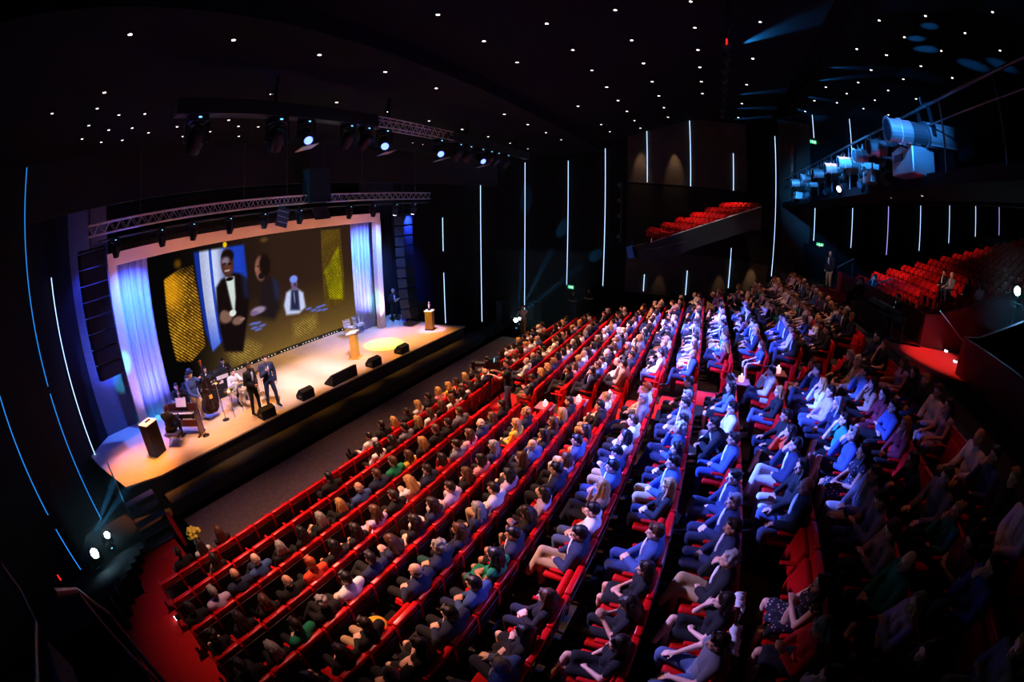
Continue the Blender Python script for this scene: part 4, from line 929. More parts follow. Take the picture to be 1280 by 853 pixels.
# lectern, plinth, chairs
r = thing('lectern', 'tall honey-coloured wooden lectern standing alone mid-stage', 'lectern', W(11.4, -12.7, ZS), R(-150))
b = MB(); b.box((0, -.06, .52), (.46, .26, 1.04), None, .01); b.build('column', 'honey', r)
b = MB(); b.box((0, -.1, 1.08), (.52, .42, .05), Euler((R(10), 0, 0)), .008); b.build('top', 'white', r); b = MB(); b.box((0, -.08, .02), (.55, .5, .04), None, .008); b.build('base', 'honey', r)
r = thing('plinth', 'square bronze-coloured plinth with white top carrying a trophy', 'plinth', W(16.2, -12.4, ZS), R(20))
b = MB(); b.box((0, 0, .46), (.38, .38, .92), None, .01); b.build('body', mat('bronze_panel', rgb(180, 130, 60), .4, .5), r); b = MB(); b.box((0, 0, .945), (.44, .44, .05), None, .008); b.build('top', 'white', r); b = MB(); b.box((0, 0, .03), (.42, .42, .06)); b.build('base', 'black', r)
r = thing('trophy', 'pale figurine trophy standing on the plinth', 'trophy', W(16.2, -12.4, ZS + .97))
b = MB(); b.lathe([(0, 0), (.08, 0), (.08, .05), (.03, .07), (0, .07)], 16); b.build('base', 'black', r, True); b = MB(); b.lathe([(.02, .06), (.045, .16), (.055, .24), (.035, .32), (.02, .34), (0, .34)], 14); b.ell((0, 0, .38), (.035, .035, .045)); b.build('figure', mat('trophy_pale', rgb(225, 200, 215), .3), r, True)
for n_, (u, v) in enumerate(((13.45, -15.45), (14.15, -15.5))):
    r = thing('white_chair', ('white perforated shell chair, the one nearer the screen centre', 'white perforated shell chair, the one beside the right curtain')[n_], 'chair', W(u, v, ZS), R(170))
    b = MB(); sh = []
    for j in range(7):
        t = j / 6
        y, z = (.42 - .42 * min(1, t / .5), .44 + .02 * math.cos(t * 3)) if t < .5 else (-.02 - .10 * (t - .5) / .5, .44 + .40 * (t - .5) / .5)
        sh.append([(x * (.22 - .03 * t), y, z + (.05 * abs(x) ** 3 if t < .5 else 0)) for x in (-1, -.66, -.33, 0, .33, .66, 1)])
    for j in range(6):
        for i in range(6):
            if t and (i + j) % 2 == 0 and 0 < i < 5 and j in (1, 2, 4, 5): 
                pass
            A, B_, C_, D_ = sh[j][i], sh[j][i + 1], sh[j + 1][i + 1], sh[j + 1][i]; b.quad(A, B_, C_, D_)
    bmesh.ops.remove_doubles(b.bm, verts=b.bm.verts, dist=1e-4)
    o = b.build('shell', 'white', r, True); md = o.modifiers.new('w', 'WIREFRAME'); md.thickness = .085; md.use_even_offset = False
    for x_, y_ in ((-.17, .06), (.17, .06), (-.17, .38), (.17, .38)): b = MB(); b.cyl((x_, y_, .43), (x_ * 1.2, y_ + (.04 if y_ > .2 else -.04), 0), .014, .01); b.build('leg', 'white', r)
# wedges, side gear
WD = ['first', 'second', 'third', 'fourth']
for n_, u in enumerate((5.85, 7.55, 11.05, 12.8)):
    r = thing('stage_monitor', 'black wedge monitor speaker on the stage edge, %s from the band' % WD[n_], 'speaker', W(u, -11.38, ZS), R(0), 'stage monitors')
    b = MB(); b.prism([(-.27, -.2, 0), (-.27, .2, 0), (-.27, .22, .10), (-.27, -.02, .36), (-.27, -.2, .30)], (.54, 0, 0)); b.build('cabinet', 'black', r)
    b = MB(); b.prism([(-.25, .225, .11), (-.25, .0, .355), (-.25, .012, .365), (-.25, .238, .118)], (.5, 0, 0)); b.build('grille', 'grid', r)
    for x_ in (-.275, .275): b = MB(); b.box((x_, -.05, .14), (.012, .1, .05)); b.build('handle', 'gear', r)
r = thing('prompter_cover', 'long low black wedge cabinet on the stage edge between the monitors', 'speaker', W(9.3, -11.45, ZS), R(3))
b = MB(); b.prism([(-.62, -.25, 0), (-.62, .25, 0), (-.62, .25, .06), (-.62, -.2, .42), (-.62, -.25, .42)], (1.3, 0, 0)); b.build('cabinet', 'black', r); b = MB(); b.prism([(-.58, .24, .075), (-.58, -.18, .415), (-.58, -.17, .425), (-.58, .25, .085)], (1.22, 0, 0)); b.build('screen', 'grid', r)
r = thing('side_cabinet', 'tall black cabinet with white top beside the pianist', 'cabinet', W(1.95, -12.45, ZS), R(25))
b = MB(); b.box((0, 0, .5), (.5, .45, 1.0), None, .01); b.build('body', 'black', r); b = MB(); b.box((0, 0, 1.01), (.52, .47, .025), None, .005); b.build('top', 'white', r)
o = MB().box((.03, .02, 1.045), (.22, .06, .04), Euler((0, 0, .4)), .01).build('remote_handset', 'black_metal', None, loc=W(1.95, -12.45, ZS)); tag(o, 'small black handset lying on the white cabinet top', 'handset')
for u, v, sx, sy, sz, m, lab in ((17.05, -14.7, .34, .34, .6, mat('case_blue_lit', rgb(60, 70, 170), .6), 'small blue-lit box standing between the suited person and the plinth'), (17.65, -14.2, 1.0, .6, .95, 'black_metal', 'large black flight case against the far stage side wall')):  # the small box has the blue light painted into its colour
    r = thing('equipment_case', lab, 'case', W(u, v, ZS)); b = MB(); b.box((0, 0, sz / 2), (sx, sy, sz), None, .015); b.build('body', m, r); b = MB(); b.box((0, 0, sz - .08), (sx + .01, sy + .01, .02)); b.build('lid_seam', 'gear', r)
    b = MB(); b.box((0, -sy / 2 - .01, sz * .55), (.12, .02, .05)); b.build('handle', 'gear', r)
# footlight strip along the screen base
r = thing('footlight_strip', 'strip of tiny footlights along the base of the screen', 'lights', W(4.2, -16.6, ZS))
b = MB(); b.box((5.6, 0, .05), (11.2, .12, .1)); b.build('housing', 'black', r); 
for i in range(58):
    if i % 7: b = MB(); b.ell((.3 + i * .19, -.07, .07), (.028, .02, .02), nu=6, nv=4); b.build('bulb', 'spark', r)
# curtains
def curtain(label, u0, u1, v, m='curtain'):
    b = MB(); n = 90; A = []
    for i in range(n + 1):
        t = i / n; u = u0 + (u1 - u0) * t; ph = t * (u1 - u0) * 2 * math.pi * 3.3
        d = .07 * math.sin(ph) + .025 * math.sin(ph * 2.3 + 1); A.append((u, v + d))
    for (ua, va), (ub, vb) in zip(A[:-1], A[1:]): b.quad(W(ua, va, -.05), W(ub, vb, -.05), W(ub, vb, ZS + .02), W(ua, va, ZS + .02))
    bmesh.ops.remove_doubles(b.bm, verts=b.bm.verts, dist=1e-4); o = b.build('stage_curtain', m, None, True); md = o.modifiers.new('s', 'SOLIDIFY'); md.thickness = .012
    return tag(o, label, 'curtain')
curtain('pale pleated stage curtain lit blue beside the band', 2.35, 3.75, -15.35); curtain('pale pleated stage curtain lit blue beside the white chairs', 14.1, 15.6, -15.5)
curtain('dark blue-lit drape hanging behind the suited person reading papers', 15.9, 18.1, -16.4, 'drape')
# ------------------------------------------------------------------ the video screen (a flat lit picture on a real screen)
SV = -16.95; SU0, SU1, SZ0, SZ1 = 3.75, 15.68, -5.66, -.07
NX, NY = 420, 200
def su(x, y):
    """the point of the screen seen along one line of sight of the photograph (metres along it, and height)"""
    dx, dy = x - 640, 426.5 - y; r = math.hypot(dx, dy); th = 2 * math.asin(r / 1066.67); k = math.sin(th) / r
    d = CAMR @ V(dx * k, dy * k, -math.cos(th)); t = -SV / d.y
    return d.x * t, d.z * t
bpy.context.view_layer.update(); CAMR = cam.matrix_world.to_3x3()
gx, gy = np.meshgrid(np.linspace(SU0, SU1, NX + 1), np.linspace(SZ0, SZ1, NY + 1)); gs = (gx - SU0) / (SU1 - SU0); gt = (gy - SZ0) / (SZ1 - SZ0)
img = np.zeros((NY + 1, NX + 1, 3))
rs = np.random.RandomState(4)
def smooth(a, n):
    for _ in range(n): a = (np.roll(a, 1, 0) + np.roll(a, -1, 0) + np.roll(a, 1, 1) + np.roll(a, -1, 1) + a) / 5
    return a
def put(al, col, k=1.0):
    global img
    al = np.clip(al * k, 0, 1)[..., None]; img = img * (1 - al) + (np.array(col, float) if not isinstance(col, np.ndarray) else col) * al
def area(pts, soft=.05):
    P_ = [su(*p) for p in pts]; n = len(P_); ins = np.zeros(gx.shape, bool); dist = np.full(gx.shape, 1e9)
    for i in range(n):
        (xi, yi), (xj, yj) = P_[i], P_[i - 1]
        with np.errstate(divide='ignore', invalid='ignore'): ins ^= ((yi > gy) != (yj > gy)) & (gx < (xj - xi) * (gy - yi) / (yj - yi + 1e-12) + xi)
        L2 = (xj - xi) ** 2 + (yj - yi) ** 2; t = np.clip(((gx - xi) * (xj - xi) + (gy - yi) * (yj - yi)) / L2, 0, 1)
        dist = np.minimum(dist, np.hypot(gx - xi - t * (xj - xi), gy - yi - t * (yj - yi)))
    return np.clip(.5 + np.where(ins, dist, -dist) / soft, 0, 1)
def spotc(px, rx, ry, soft=.35):
    q = su(*px); r = np.sqrt(((gx - q[0]) / rx) ** 2 + ((gy - q[1]) / ry) ** 2); return np.clip((1 - r) / soft + .5, 0, 1)
def ramp(a, b, t): t = np.clip(t, 0, 1)[..., None]; return np.array(a, float) * (1 - t) + np.array(b, float) * t
img[:] = ramp((6, 5, 5), (46, 29, 21), (gs - .12) * 2.2)
put(np.clip((1 - gt * 1.9), 0, 1) ** 1.3 * np.clip((gs - .14) * 4, 0, 1), (136, 104, 46), .85); put(np.clip((gs - .66) * 2.4, 0, 1) * np.clip(.9 - gt, 0, 1), (84, 70, 30), .5)
fine = smooth(rs.rand(*gx.shape), 2); mid = smooth(rs.rand(*gx.shape), 90); mid = (mid - mid.min()) / (mid.max() - mid.min())
weave = np.clip(np.sin((gx * .95 + gy * 1.05) * 42), 0, 1) * (.45 + .55 * np.abs(np.sin((gx * .9 - gy * 1.1) * 33)))
spark = np.clip((fine - .52) * 8, 0, 1)
lat = np.clip(weave * (.35 + 1.1 * mid) + spark * weave, 0, 1)
al = area([(205, 350), (225, 336), (241, 332), (250, 380), (257, 432), (240, 452), (221, 452), (212, 415)], .07)
put(al * np.clip((.82 - gt) * 9 + mid * 1.2 - .2, 0, 1), ramp((40, 20, 4), (255, 186, 48), lat)); put(spotc((213, 364), .55, .7, 1.0) * al, (250, 170, 20), .7)
al = area([(401, 288), (425, 286), (430, 340), (431, 376), (420, 384), (406, 384)], .07); put(al, ramp((66, 48, 16), (150, 116, 30), lat * .8), .9)
for tri in ([(423, 308), (427, 342), (404, 342)], [(406, 342), (427, 342), (429, 374), (412, 374)]): put(area(tri, .10), ramp((88, 86, 6), (214, 200, 10), lat * .9 + .1 * mid), .55 + .45 * mid)
for q in ([(366, 402), (395, 392), (398, 412), (368, 424)], [(283, 440), (310, 425), (326, 432), (320, 448), (292, 456)]): put(area(q, .4), ramp((90, 70, 26), (235, 190, 90), lat), .8)
bp = area([(242, 316), (305, 306), (309, 345), (304, 380), (280, 425), (266, 440), (257, 415)], .12)
fold = .5 + .5 * np.sin(gx * 9 + 1.2 * np.sin(gx * 4)); xb = (gx - su(242, 316)[0]) / (su(309, 345)[0] - su(242, 316)[0])
bc = ramp((200, 210, 248), (28, 62, 190), (xb - .45) * 4 + .15 * fold); bc = bc * (.86 + .14 * fold[..., None]); bc = np.where(((xb > .28) & (xb < .335))[..., None], np.array((38, 74, 190.)), bc)
bc = bc * (1 - np.clip((.50 - gt) * 2.2, 0, .75))[..., None] + np.array((20, 60, 215.)) * np.clip((.50 - gt) * 2.2, 0, .75)[..., None]; bc = np.where((xb < .10)[..., None], np.array((20, 46, 150.)), bc)
put(bp, bc)
put(area([(326, 350), (333, 347), (340, 347), (348, 354), (350, 385), (343, 400), (322, 396), (325, 372)], .3), (30, 22, 24))
put(area([(341, 349), (347, 353), (349, 372), (345, 374)], .3), (40, 52, 110), .6)
put(area([(270, 360), (276, 350), (284, 345), (292, 341), (300, 342), (308, 348), (312, 372), (309, 400), (304, 440), (281, 440), (275, 415), (271, 385)], .14), (20, 11, 13))
put(area([(302, 343), (308, 349), (311, 372), (306, 372)], .25), (36, 44, 96), .6)
put(area([(281.5, 346), (293, 346), (294.5, 372), (293.5, 391), (290.5, 386)], .10), (206, 218, 212)); put(spotc((287, 349), .20, .08), (12, 9, 12))
put(spotc((284, 329), .33, .60, .25), (70, 38, 30)); put(spotc((284.5, 320), .32, .26), (22, 13, 12)); put(spotc((282, 326), .20, .15, .9), (150, 130, 150), .85); put(spotc((285, 336), .20, .20, .8), (104, 62, 48), .7)
for ex in (280.5, 287): put(spotc((ex, 330), .09, .04), (18, 9, 9))
put(spotc((284, 338.5), .14, .035), (215, 190, 185), .8)
for hp, rr_ in (((283, 397), (.34, .24)), ((297.5, 401), (.30, .18)), ((280, 394), (.2, .2))): put(spotc(hp, *rr_, .5), (126, 92, 80))
put(spotc((291, 391.5), .18, .14), (224, 228, 222)); put(spotc((303, 399), .14, .06), (150, 112, 98))
put(spotc((325.5, 336), .30, .54, .3), (132, 84, 68)); put(spotc((331, 332), .30, .50, .4), (24, 14, 12)); put(spotc((320.5, 337), .08, .10), (146, 96, 78)); put(spotc((322.5, 333), .07, .03), (40, 20, 16)); put(spotc((327, 345), .18, .14), (26, 18, 20))
put(spotc((323, 388), .40, .16, .6), (150, 128, 160)); put(spotc((318, 392), .22, .10, .6), (120, 96, 140))
put(area([(358, 366), (365, 361), (372, 361), (379, 366), (382, 384), (374, 392), (358, 394), (355, 382)], .14), (196, 204, 240)); put(area([(364, 362), (373, 362), (375, 388), (363, 388)], .14), (38, 40, 70)); put(spotc((368, 372), .05, .3), (150, 160, 200), .6)
put(spotc((367.5, 354), .20, .34, .3), (110, 86, 128)); put(spotc((367, 349), .24, .17, .4), (120, 140, 236)); put(spotc((369, 356), .08, .1), (60, 40, 70), .7)
for px in ((316, 405), (322, 404), (328, 407), (318, 410), (323, 412), (386, 386), (392, 388), (398, 384), (404, 382), (399, 388), (406, 387)): put(spotc(px, .20, .06, .8), (96, 112, 210), .85)
put(spotc((281, 306), .10, .12), (236, 190, 16)); put(spotc((222, 330), .16, .16, 1), (120, 80, 10), .7); put(spotc((330, 300), .2, .1, 1), (120, 90, 30), .6)
img *= (.92 + .16 * fine)[..., None]
me = bpy.data.meshes.new('picture')
vv = [W(a, SV, c) for a, c in zip(gx.ravel(), gy.ravel())]
ff = [(j * (NX + 1) + i, j * (NX + 1) + i + 1, (j + 1) * (NX + 1) + i + 1, (j + 1) * (NX + 1) + i) for j in range(NY) for i in range(NX)]
me.from_pydata(vv, [], ff); at = me.attributes.new('Pic', 'FLOAT_COLOR', 'POINT')
c_ = np.clip(img, 0, 255).reshape(-1, 3) / 255; c_ = np.where(c_ <= .04045, c_ / 12.92, ((c_ + .055) / 1.055) ** 2.4)
at.data.foreach_set('color', np.concatenate([c_, np.ones((len(c_), 1))], 1).astype(np.float32).ravel())
me.materials.append(glow('screen_picture', (1, 1, 1, 1), 1.0, 'Pic'))
r = thing('video_screen', 'huge video screen at the back of the stage showing a man in a tuxedo', 'screen', (0, 0, 0)); link('picture', me, r)
b = MB(); b.box((X((SU0 + SU1) / 2), 17.02, CAM_H + (SZ0 + SZ1) / 2), (SU1 - SU0 + .1, .1, SZ1 - SZ0 + .1)); b.build('frame', 'black', r)
# ================================================================== RIGS AND LIGHTS
def lamp_head(label, loc, aim, k=1.0, lit=None, group='moving lights', upside=True, name='moving_light', led=True):
    """yoke-mounted moving light hanging (or standing) at loc, its barrel along aim"""
    r = thing(name, label, 'light', loc, 0, group); r.scale = (k, k, k); sg = -1 if upside else 1
    aim = Vector(aim).normalized()
    b = MB(); b.box((0, 0, sg * .05), (.34, .26, .12), None, .02); b.build('base', 'black_metal', r)
    if upside: b = MB(); b.box((0, 0, .05), (.08, .10, .14), None, .01); b.build('clamp', 'black_metal', r)
    y = MB(); h = Vector((aim.x, aim.y, 0)).normalized() if abs(aim.x) + abs(aim.y) > .01 else V(0, 1, 0); s = V(-h.y, h.x, 0)
    for q in (-1, 1):
        p = s * (.19 * q); y.prism([p + h * .05 + V(0, 0, sg * .10), p - h * .05 + V(0, 0, sg * .10), p - h * .035 + V(0, 0, sg * .42), p + h * .035 + V(0, 0, sg * .42)], s * (.03 * q))
    y.box((0, 0, sg * .12), (.2, .2, .05)); y.build('yoke', 'black_metal', r)
    c = V(0, 0, sg * .36)
    b = MB(); b.cyl(c - aim * .20, c - aim * .12, .09, .14, 16); b.cyl(c - aim * .12, c + aim * .12, .145, .15, 16); b.cyl(c + aim * .12, c + aim * .24, .13, .115, 16)
    for q in range(5): b.cyl(c - aim * (.10 - q * .03), c - aim * (.09 - q * .03), .155, .155, 16)
    hd = b.build('head', 'gear' if lit == 'grey' else 'black_metal', r)
    b = MB(); b.cyl(c + aim * .238, c + aim * .25, .10, .10, 20); b.build('lens', {'blue': 'lens_on', 'hot': 'lens_hot', 'white': 'lens_white'}.get(lit, 'lens'), hd)
    if led: b = MB(); b.box((.0, -.135, sg * .05), (.05, .012, .02)); b.build('display', 'led', r)
    return r
def truss(name, label, a, b_, w=.29, m='alu', cell=.36):
    r = thing(name, label, 'truss', a); d = b_ - a; L = d.length; d = d.normalized(); up = V(0, 0, 1); sd = d.cross(up).normalized()
    cs = [sd * w / 2 + up * w / 2, sd * -w / 2 + up * w / 2, sd * w / 2 - up * w / 2, sd * -w / 2 - up * w / 2]
    for c in cs: q = MB(); q.cyl(c, c + d * L, .025, n=8); q.build('chord', m, r)
    q = MB(); n = int(L / cell)
    for i in range(n):
        p0 = d * (i * L / n); p1 = d * ((i + .5) * L / n); p2 = d * ((i + 1) * L / n)
        for A, B in ((0, 2), (1, 3), (0, 1), (2, 3)): q.cyl(cs[A] + p0, cs[B] + p1, .010, n=5, caps=False); q.cyl(cs[B] + p1, cs[A] + p2, .010, n=5, caps=False)
    q.build('lacing', m, r)
    return r
# stage truss in two lengths with the hanging black screen motor between
truss('lighting_truss', 'silver lattice truss above the stage opening, the long length over the band', W(1.18, -12.8, .86), W(9.4, -12.8, .86))
truss('lighting_truss', 'silver lattice truss above the stage opening, the short length over the white chairs', W(10.55, -12.8, .86), W(16.9, -12.8, .86))
r = thing('hoist_box', 'black box hanging between the two silver truss lengths', 'hoist', W(9.97, -12.8, 0))
b = MB(); b.box((0, 0, 1.35), (1.05, .5, 1.3), None, .02); b.build('body', 'black', r); b = MB(); b.cyl((-.3, 0, 1.9), (-.3, 0, 3.15), .015); b.build('cable', 'gear', r); b = MB(); b.cyl((.3, 0, 1.9), (.3, 0, 3.15), .015); b.build('cable', 'gear', r); b = MB(); b.box((0, -.27, .30), (.75, .02, .5), Euler((R(-20), 0, 0))); b.box((0, -.27, .72), (.75, .03, .02)); b.build('flap', 'gear', r)
r = thing('slatted_vent', 'small grey slatted panel hanging under the long silver truss', 'panel', W(8.35, -12.75, .3)); b = MB(); b.box((0, 0, 0), (.5, .03, .7), Euler((0, R(18), 0))); b.build('panel', 'gear', r); b = MB(); b.cyl((.1, 0, .25), (.1, 0, .5), .012); b.build('hanger', 'gear', r)
b = MB(); [b.box((0, -.02, z), (.5, .02, .02), Euler((0, R(18), 0))) for z in (-.2, 0, .2)]; b.build('slats', 'alu', r)
r = thing('lighting_pipe', 'dark steel pipe running under the silver trusses', 'pipe', W(1.5, -12.75, .52)); b = MB(); b.cyl((0, 0, 0), (15.3, 0, 0), .03); b.build('pipe', 'gear', r)
for x in (.6, 2.2, 3.3, 4.7, 6.1, 7.6, 10.1, 11.5, 14.2): b = MB(); b.box((x, 0, .04), (.08, .1, .16)); b.build('clamp', 'black_metal', r)
for i, u in enumerate((2.08, 3.68, 4.81, 6.18, 7.55, 9.12, 11.61, 12.99, 14.4, 15.69)):
    lamp_head('black moving light hanging under the silver stage truss, %s from the band side' % ORD[i], W(u, -12.75, .50), (.1 * math.sin(i * 2), .25, -1), .85, 'white' if i in (6, 8, 9) and i != 6 else None)
for i, u in enumerate((3.0, 6.8, 8.6, 12.4, 15.9)):
    r = thing('rigging_cable', 'thin steel cable holding the silver stage truss, %s from the band side' % ORD[i], 'cable', W(u, -12.8, 1.0)); b = MB(); b.cyl((0, 0, -.02), (0, 0, 2.3), .012, n=6); b.build('cable', 'gear', r); b = MB(); b.cyl((0, 0, .1), (0, 0, .3), .03); b.build('shackle', 'gear', r)
# the house bar
r = thing('lighting_bar', 'long black lighting bar hung over the front of the stalls', 'lighting bar', W(2.7, -8.5, 2.75))
b = MB(); b.box((3.0, 0, 0), (6.0, .34, .36), None, .02); b.build('casing', 'black_metal', r); b = MB(); b.box((13.0, 0, 0), (6.6, .34, .34), None, .02); b.build('casing', 'black_metal', r)
b = MB()
for z in (-.15, .15):
    for y in (-.15, .15): b.cyl((6.0, y, z), (9.8, y, z), .024)
for i in range(12):
    x = 6.0 + i * .316
    for y in (-.15, .15): b.cyl((x, y, -.15), (x + .158, y, .15), .01, n=5); b.cyl((x + .158, y, .15), (x + .316, y, -.15), .01, n=5)
b.build('lattice', 'alu', r)
for x in (2.6, 6.6, 11.0, 15.2): b = MB(); b.cyl((x, 0, .1), (x, 0, 1.4), .035); b.cyl((x - .25, 0, .15), (x, 0, .7), .02); b.build('hanger', 'black_metal', r)
for i, (u, lit) in enumerate(((3.26, None), (5.39, None), (6.26, 'blue'), (7.69, None), (8.35, None), (9.11, 'blue'), (11.81, 'blue'), (13.0, None), (13.7, None), (14.59, 'blue'), (15.3, None), (15.91, None), (16.8, None))):
    lamp_head('%s under the house lighting bar, %s from the band side' % ('blue-lit black moving light' if lit else 'dark unlit black moving light', ORD[i]), W(u, -8.5, 2.56), (.25 * math.sin(i) - (.5 if lit else 0), -.9 if lit else .6, -.75), 1.35 if i < 2 else 1.1, lit)
    if lit: r = thing('light_shield', 'pale flat barn door under the blue-lit light, %s along the bar' % ORD[i], 'barn door', W(u - .1, -8.3, 1.82)); b = MB(); b.box((0, 0, 0), (.5, .35, .02), Euler((R(-12), R(-12), 0))); b.build('flap', 'alu', r); b = MB(); b.cyl((0, .05, 0), (.1, .2, .66), .012); b.build('arm', 'black_metal', r)
# line arrays
for lab, u, v, zt, n_, sc in (('black curved line of loudspeakers hanging in front of the blue-lit left masking', 1.35, -14.0, .35, 8, 1.0), ('black line of loudspeakers hanging in front of the dark wall by the plinth', 16.4, -14.0, -.05, 10, .9)):
    r = thing('line_array', lab, 'loudspeaker', W(u, v, zt), R(8))
    for i in range(n_):
        b = MB(); b.box((0, .05 * (i / n_) ** 2 * -4, -.24 - i * .47 * (1 if n_ == 8 else 1.12)), (.95 * sc, .55, .44), Euler((R(-2 * i * .6), 0, 0)), .02); b.build('cabinet', 'black_metal', r)
    b = MB(); b.box((0, 0, .05), (.9, .5, .06)); b.cyl((0, 0, .05), (0, 0, 3.3 - zt), .02); b.build('flying_frame', 'black_metal', r)
# light strips
def strip(u, v, z0, z1, label, m='tube', rad=.018):
    r = thing('light_strip', label, 'light strip', W(u, v, z0), 0, 'vertical wall light strips')
    b = MB(); b.cyl((0, 0, 0), (0, 0, z1 - z0), rad, n=8); b.build('tube', m, r)
    for z in (-.03, z1 - z0 + .03): b = MB(); b.box((0, 0, z), (.07, .07, .06)); b.build('end_cap', 'black_metal', r)
RS = [(20.6, -14.55, [(-6.7, -3.6), (-2.3, -.3)]), (21.85, -12.7, [(-6.7, 2.2)]), (23.5, -10.6, [(-6.5, 3.0)]), (24.72, -8.3, [(-4.5, 3.2)]), (24.95, -6.05, [(-4.4, 4.0)]), (24.93, -3.52, [(-4.46, -3.45), (2.0, 5.14)]),
      (24.93, -.96, [(-4.4, -2.95), (1.95, 5.92)]), (24.93, 1.58, [(-3.67, -1.35), (1.95, 4.14)]), (24.93, 4.16, [(-2.64, 5.5)]), (24.93, 6.68, [(-.23, 2.3), (5.8, 7.3)]), (24.93, 9.25, [(-.23, 7.5)]), (24.93, 11.93, [(-.19, 7.6)]),
      (24.93, 14.6, [(.55, 7.6)]), (24.93, 17.3, [(1.55, 7.6)]), (24.93, 20.06, [(2.55, 7.6)]), (24.93, 22.9, [(3.28, 7.6)])]
for i, (u, v, segs) in enumerate(RS):
    for j, (a, c) in enumerate(segs):
        strip(u, v, a, c, 'tall thin white light strip on the far side wall, %s from the stage%s' % (ORD[i], '' if len(segs) == 1 else (', lower piece' if j == 0 else ', upper piece')), 'tube_violet' if i in (11, 15) else 'tube')
for i, (u, v, segs) in enumerate(((-.22, -14.5, [(-6.68, -.05)]), (-1.02, -12.8, [(-6.85, -2.9), (-2.7, 3.0)]), (-2.35, -10.5, [(-6.85, -5.3), (-4.9, -1.7)]))):
    for j, (a, c) in enumerate(segs):
        strip(u, v, a, c, 'thin %s light strip on the near side wall, %s from the stage%s' % ('cyan' if i == 0 else 'dim blue', ORD[i], '' if len(segs) == 1 else (', lower piece' if j == 0 else ', upper piece')), 'tube' if i == 0 else 'tube_blue', .016)
# ceiling downlights
DL = {-9.4: [(5.7, 3.53), (8.0, 3.53), (10.24, 3.53), (12.47, 3.53), (14.69, 3.53), (16.86, 3.53), (19.05, 3.53), (21.21, 3.53), (1.05, 3.55)],
      -7.15: [(1.06, 3.77), (3.29, 3.77), (5.48, 3.77), (7.62, 3.77), (9.78, 3.77), (14.02, 3.77), (16.14, 3.77), (18.16, 3.77), (20.2, 3.77)],
      -5.2: [(7.06, 4.62), (9.06, 4.62), (11.0, 4.62), (16.81, 4.62), (20.64, 4.62), (22.55, 4.62)], -3.7: [(9.55, 5.08), (11.6, 5.08), (13.63, 5.08), (15.7, 5.08), (17.72, 5.08), (19.71, 5.08), (21.73, 5.08), (23.66, 5.08)],
      -2.04: [(10.07, 5.58), (12.23, 5.58), (14.37, 5.58), (16.55, 5.58), (18.66, 5.58), (20.75, 5.58), (22.8, 5.58)], -.08: [(10.42, 6.04), (12.18, 6.04), (14.04, 6.04), (15.84, 6.04), (17.65, 6.04), (19.44, 6.04)],
      1.9: [(11.62, 6.18), (14.74, 6.18), (17.89, 6.18), (21.02, 6.18), (24.04, 6.18)], 5.95: [(11.28, 7.09), (13.94, 7.09), (18.95, 7.08), (21.42, 7.08), (23.8, 7.08)],
      7.43: [(10.31, 7.38), (12.28, 7.38), (14.23, 7.38), (16.16, 7.38), (18.04, 7.38), (19.98, 7.38), (21.84, 7.38)], 9.46: [(8.49, 7.72), (10.62, 7.72), (12.69, 7.72), (14.74, 7.72), (16.76, 7.72), (18.76, 7.72), (20.75, 7.72), (22.71, 7.72)],
      11.3: [(10.55, 7.84), (14.76, 7.84), (18.87, 7.84), (22.88, 7.84)]}
DLX = [(-.26, -10.02, 3.46), (.81, -11.91, 3.27), (.91, -11.07, 3.35), (1.0, -10.13, 3.45), (1.5, -12.39, 3.22), (1.6, -11.55, 3.3), (1.72, -10.66, 3.4), (2.22, -12.45, 3.21), (2.35, -11.62, 3.3), (2.5, -10.72, 3.39), (3.0, -12.08, 3.25),
       (3.84, -11.74, 3.28), (4.35, -12.59, 3.2), (5.18, -12.23, 3.23), (5.4, -11.32, 3.33), (6.01, -11.82, 3.28), (6.49, -12.7, 3.18), (6.75, -11.82, 3.28), (7.31, -12.27, 3.23), (14.69, -11.97, 3.26), (15.42, -11.97, 3.26)]
DLB = [(20.9, 5.35, 1.47), (20.0, 5.35, 1.47), (18.5, 5.35, 1.47), (16.6, 5.35, 1.47), (14.8, 5.35, 1.47), (13.0, 5.35, 1.47), (11.0, 5.35, 1.47), (9.05, 5.35, 1.47)]
rg = MB(); rg.lathe([(.075, 0), (.06, -.02), (.045, -.012), (.045, .02), (.075, .02)], 14); RINGM = rg.mesh('ring', 'black_metal', True)
bu = MB(); bu.lathe([(0, -.012), (.042, -.010), (.042, .015), (0, .015)], 12); BULBM = bu.mesh('bulb', 'down')
def downlight(u, v, z, label, k=1.0):
    r = thing('ceiling_downlight', label, 'downlight', W(u, v, z - .03), 0, 'ceiling downlights'); r.scale = (k, k, k)
    link('ring', RINGM, r); link('bulb', BULBM, r)
for i, v in enumerate(sorted(DL)):
    for j, (u, z) in enumerate(sorted(DL[v])): downlight(u, v, z, 'tiny lit ceiling downlight, %s row from the stage, %s from the camera side' % (ORD[i], ORD[j]), 1.0 if u < 14 else 1.2)
for i, (u, v, z) in enumerate(DLX): downlight(u, v, z, 'tiny lit downlight scattered over the forestage ceiling, %s from the near side wall' % (ORD[i] if i < 20 else 'last'), .85)
for i, (u, v, z) in enumerate(DLB): downlight(u, v, z, 'tiny lit downlight under the lighting bridge, %s from the far wall' % ORD[i], .75)
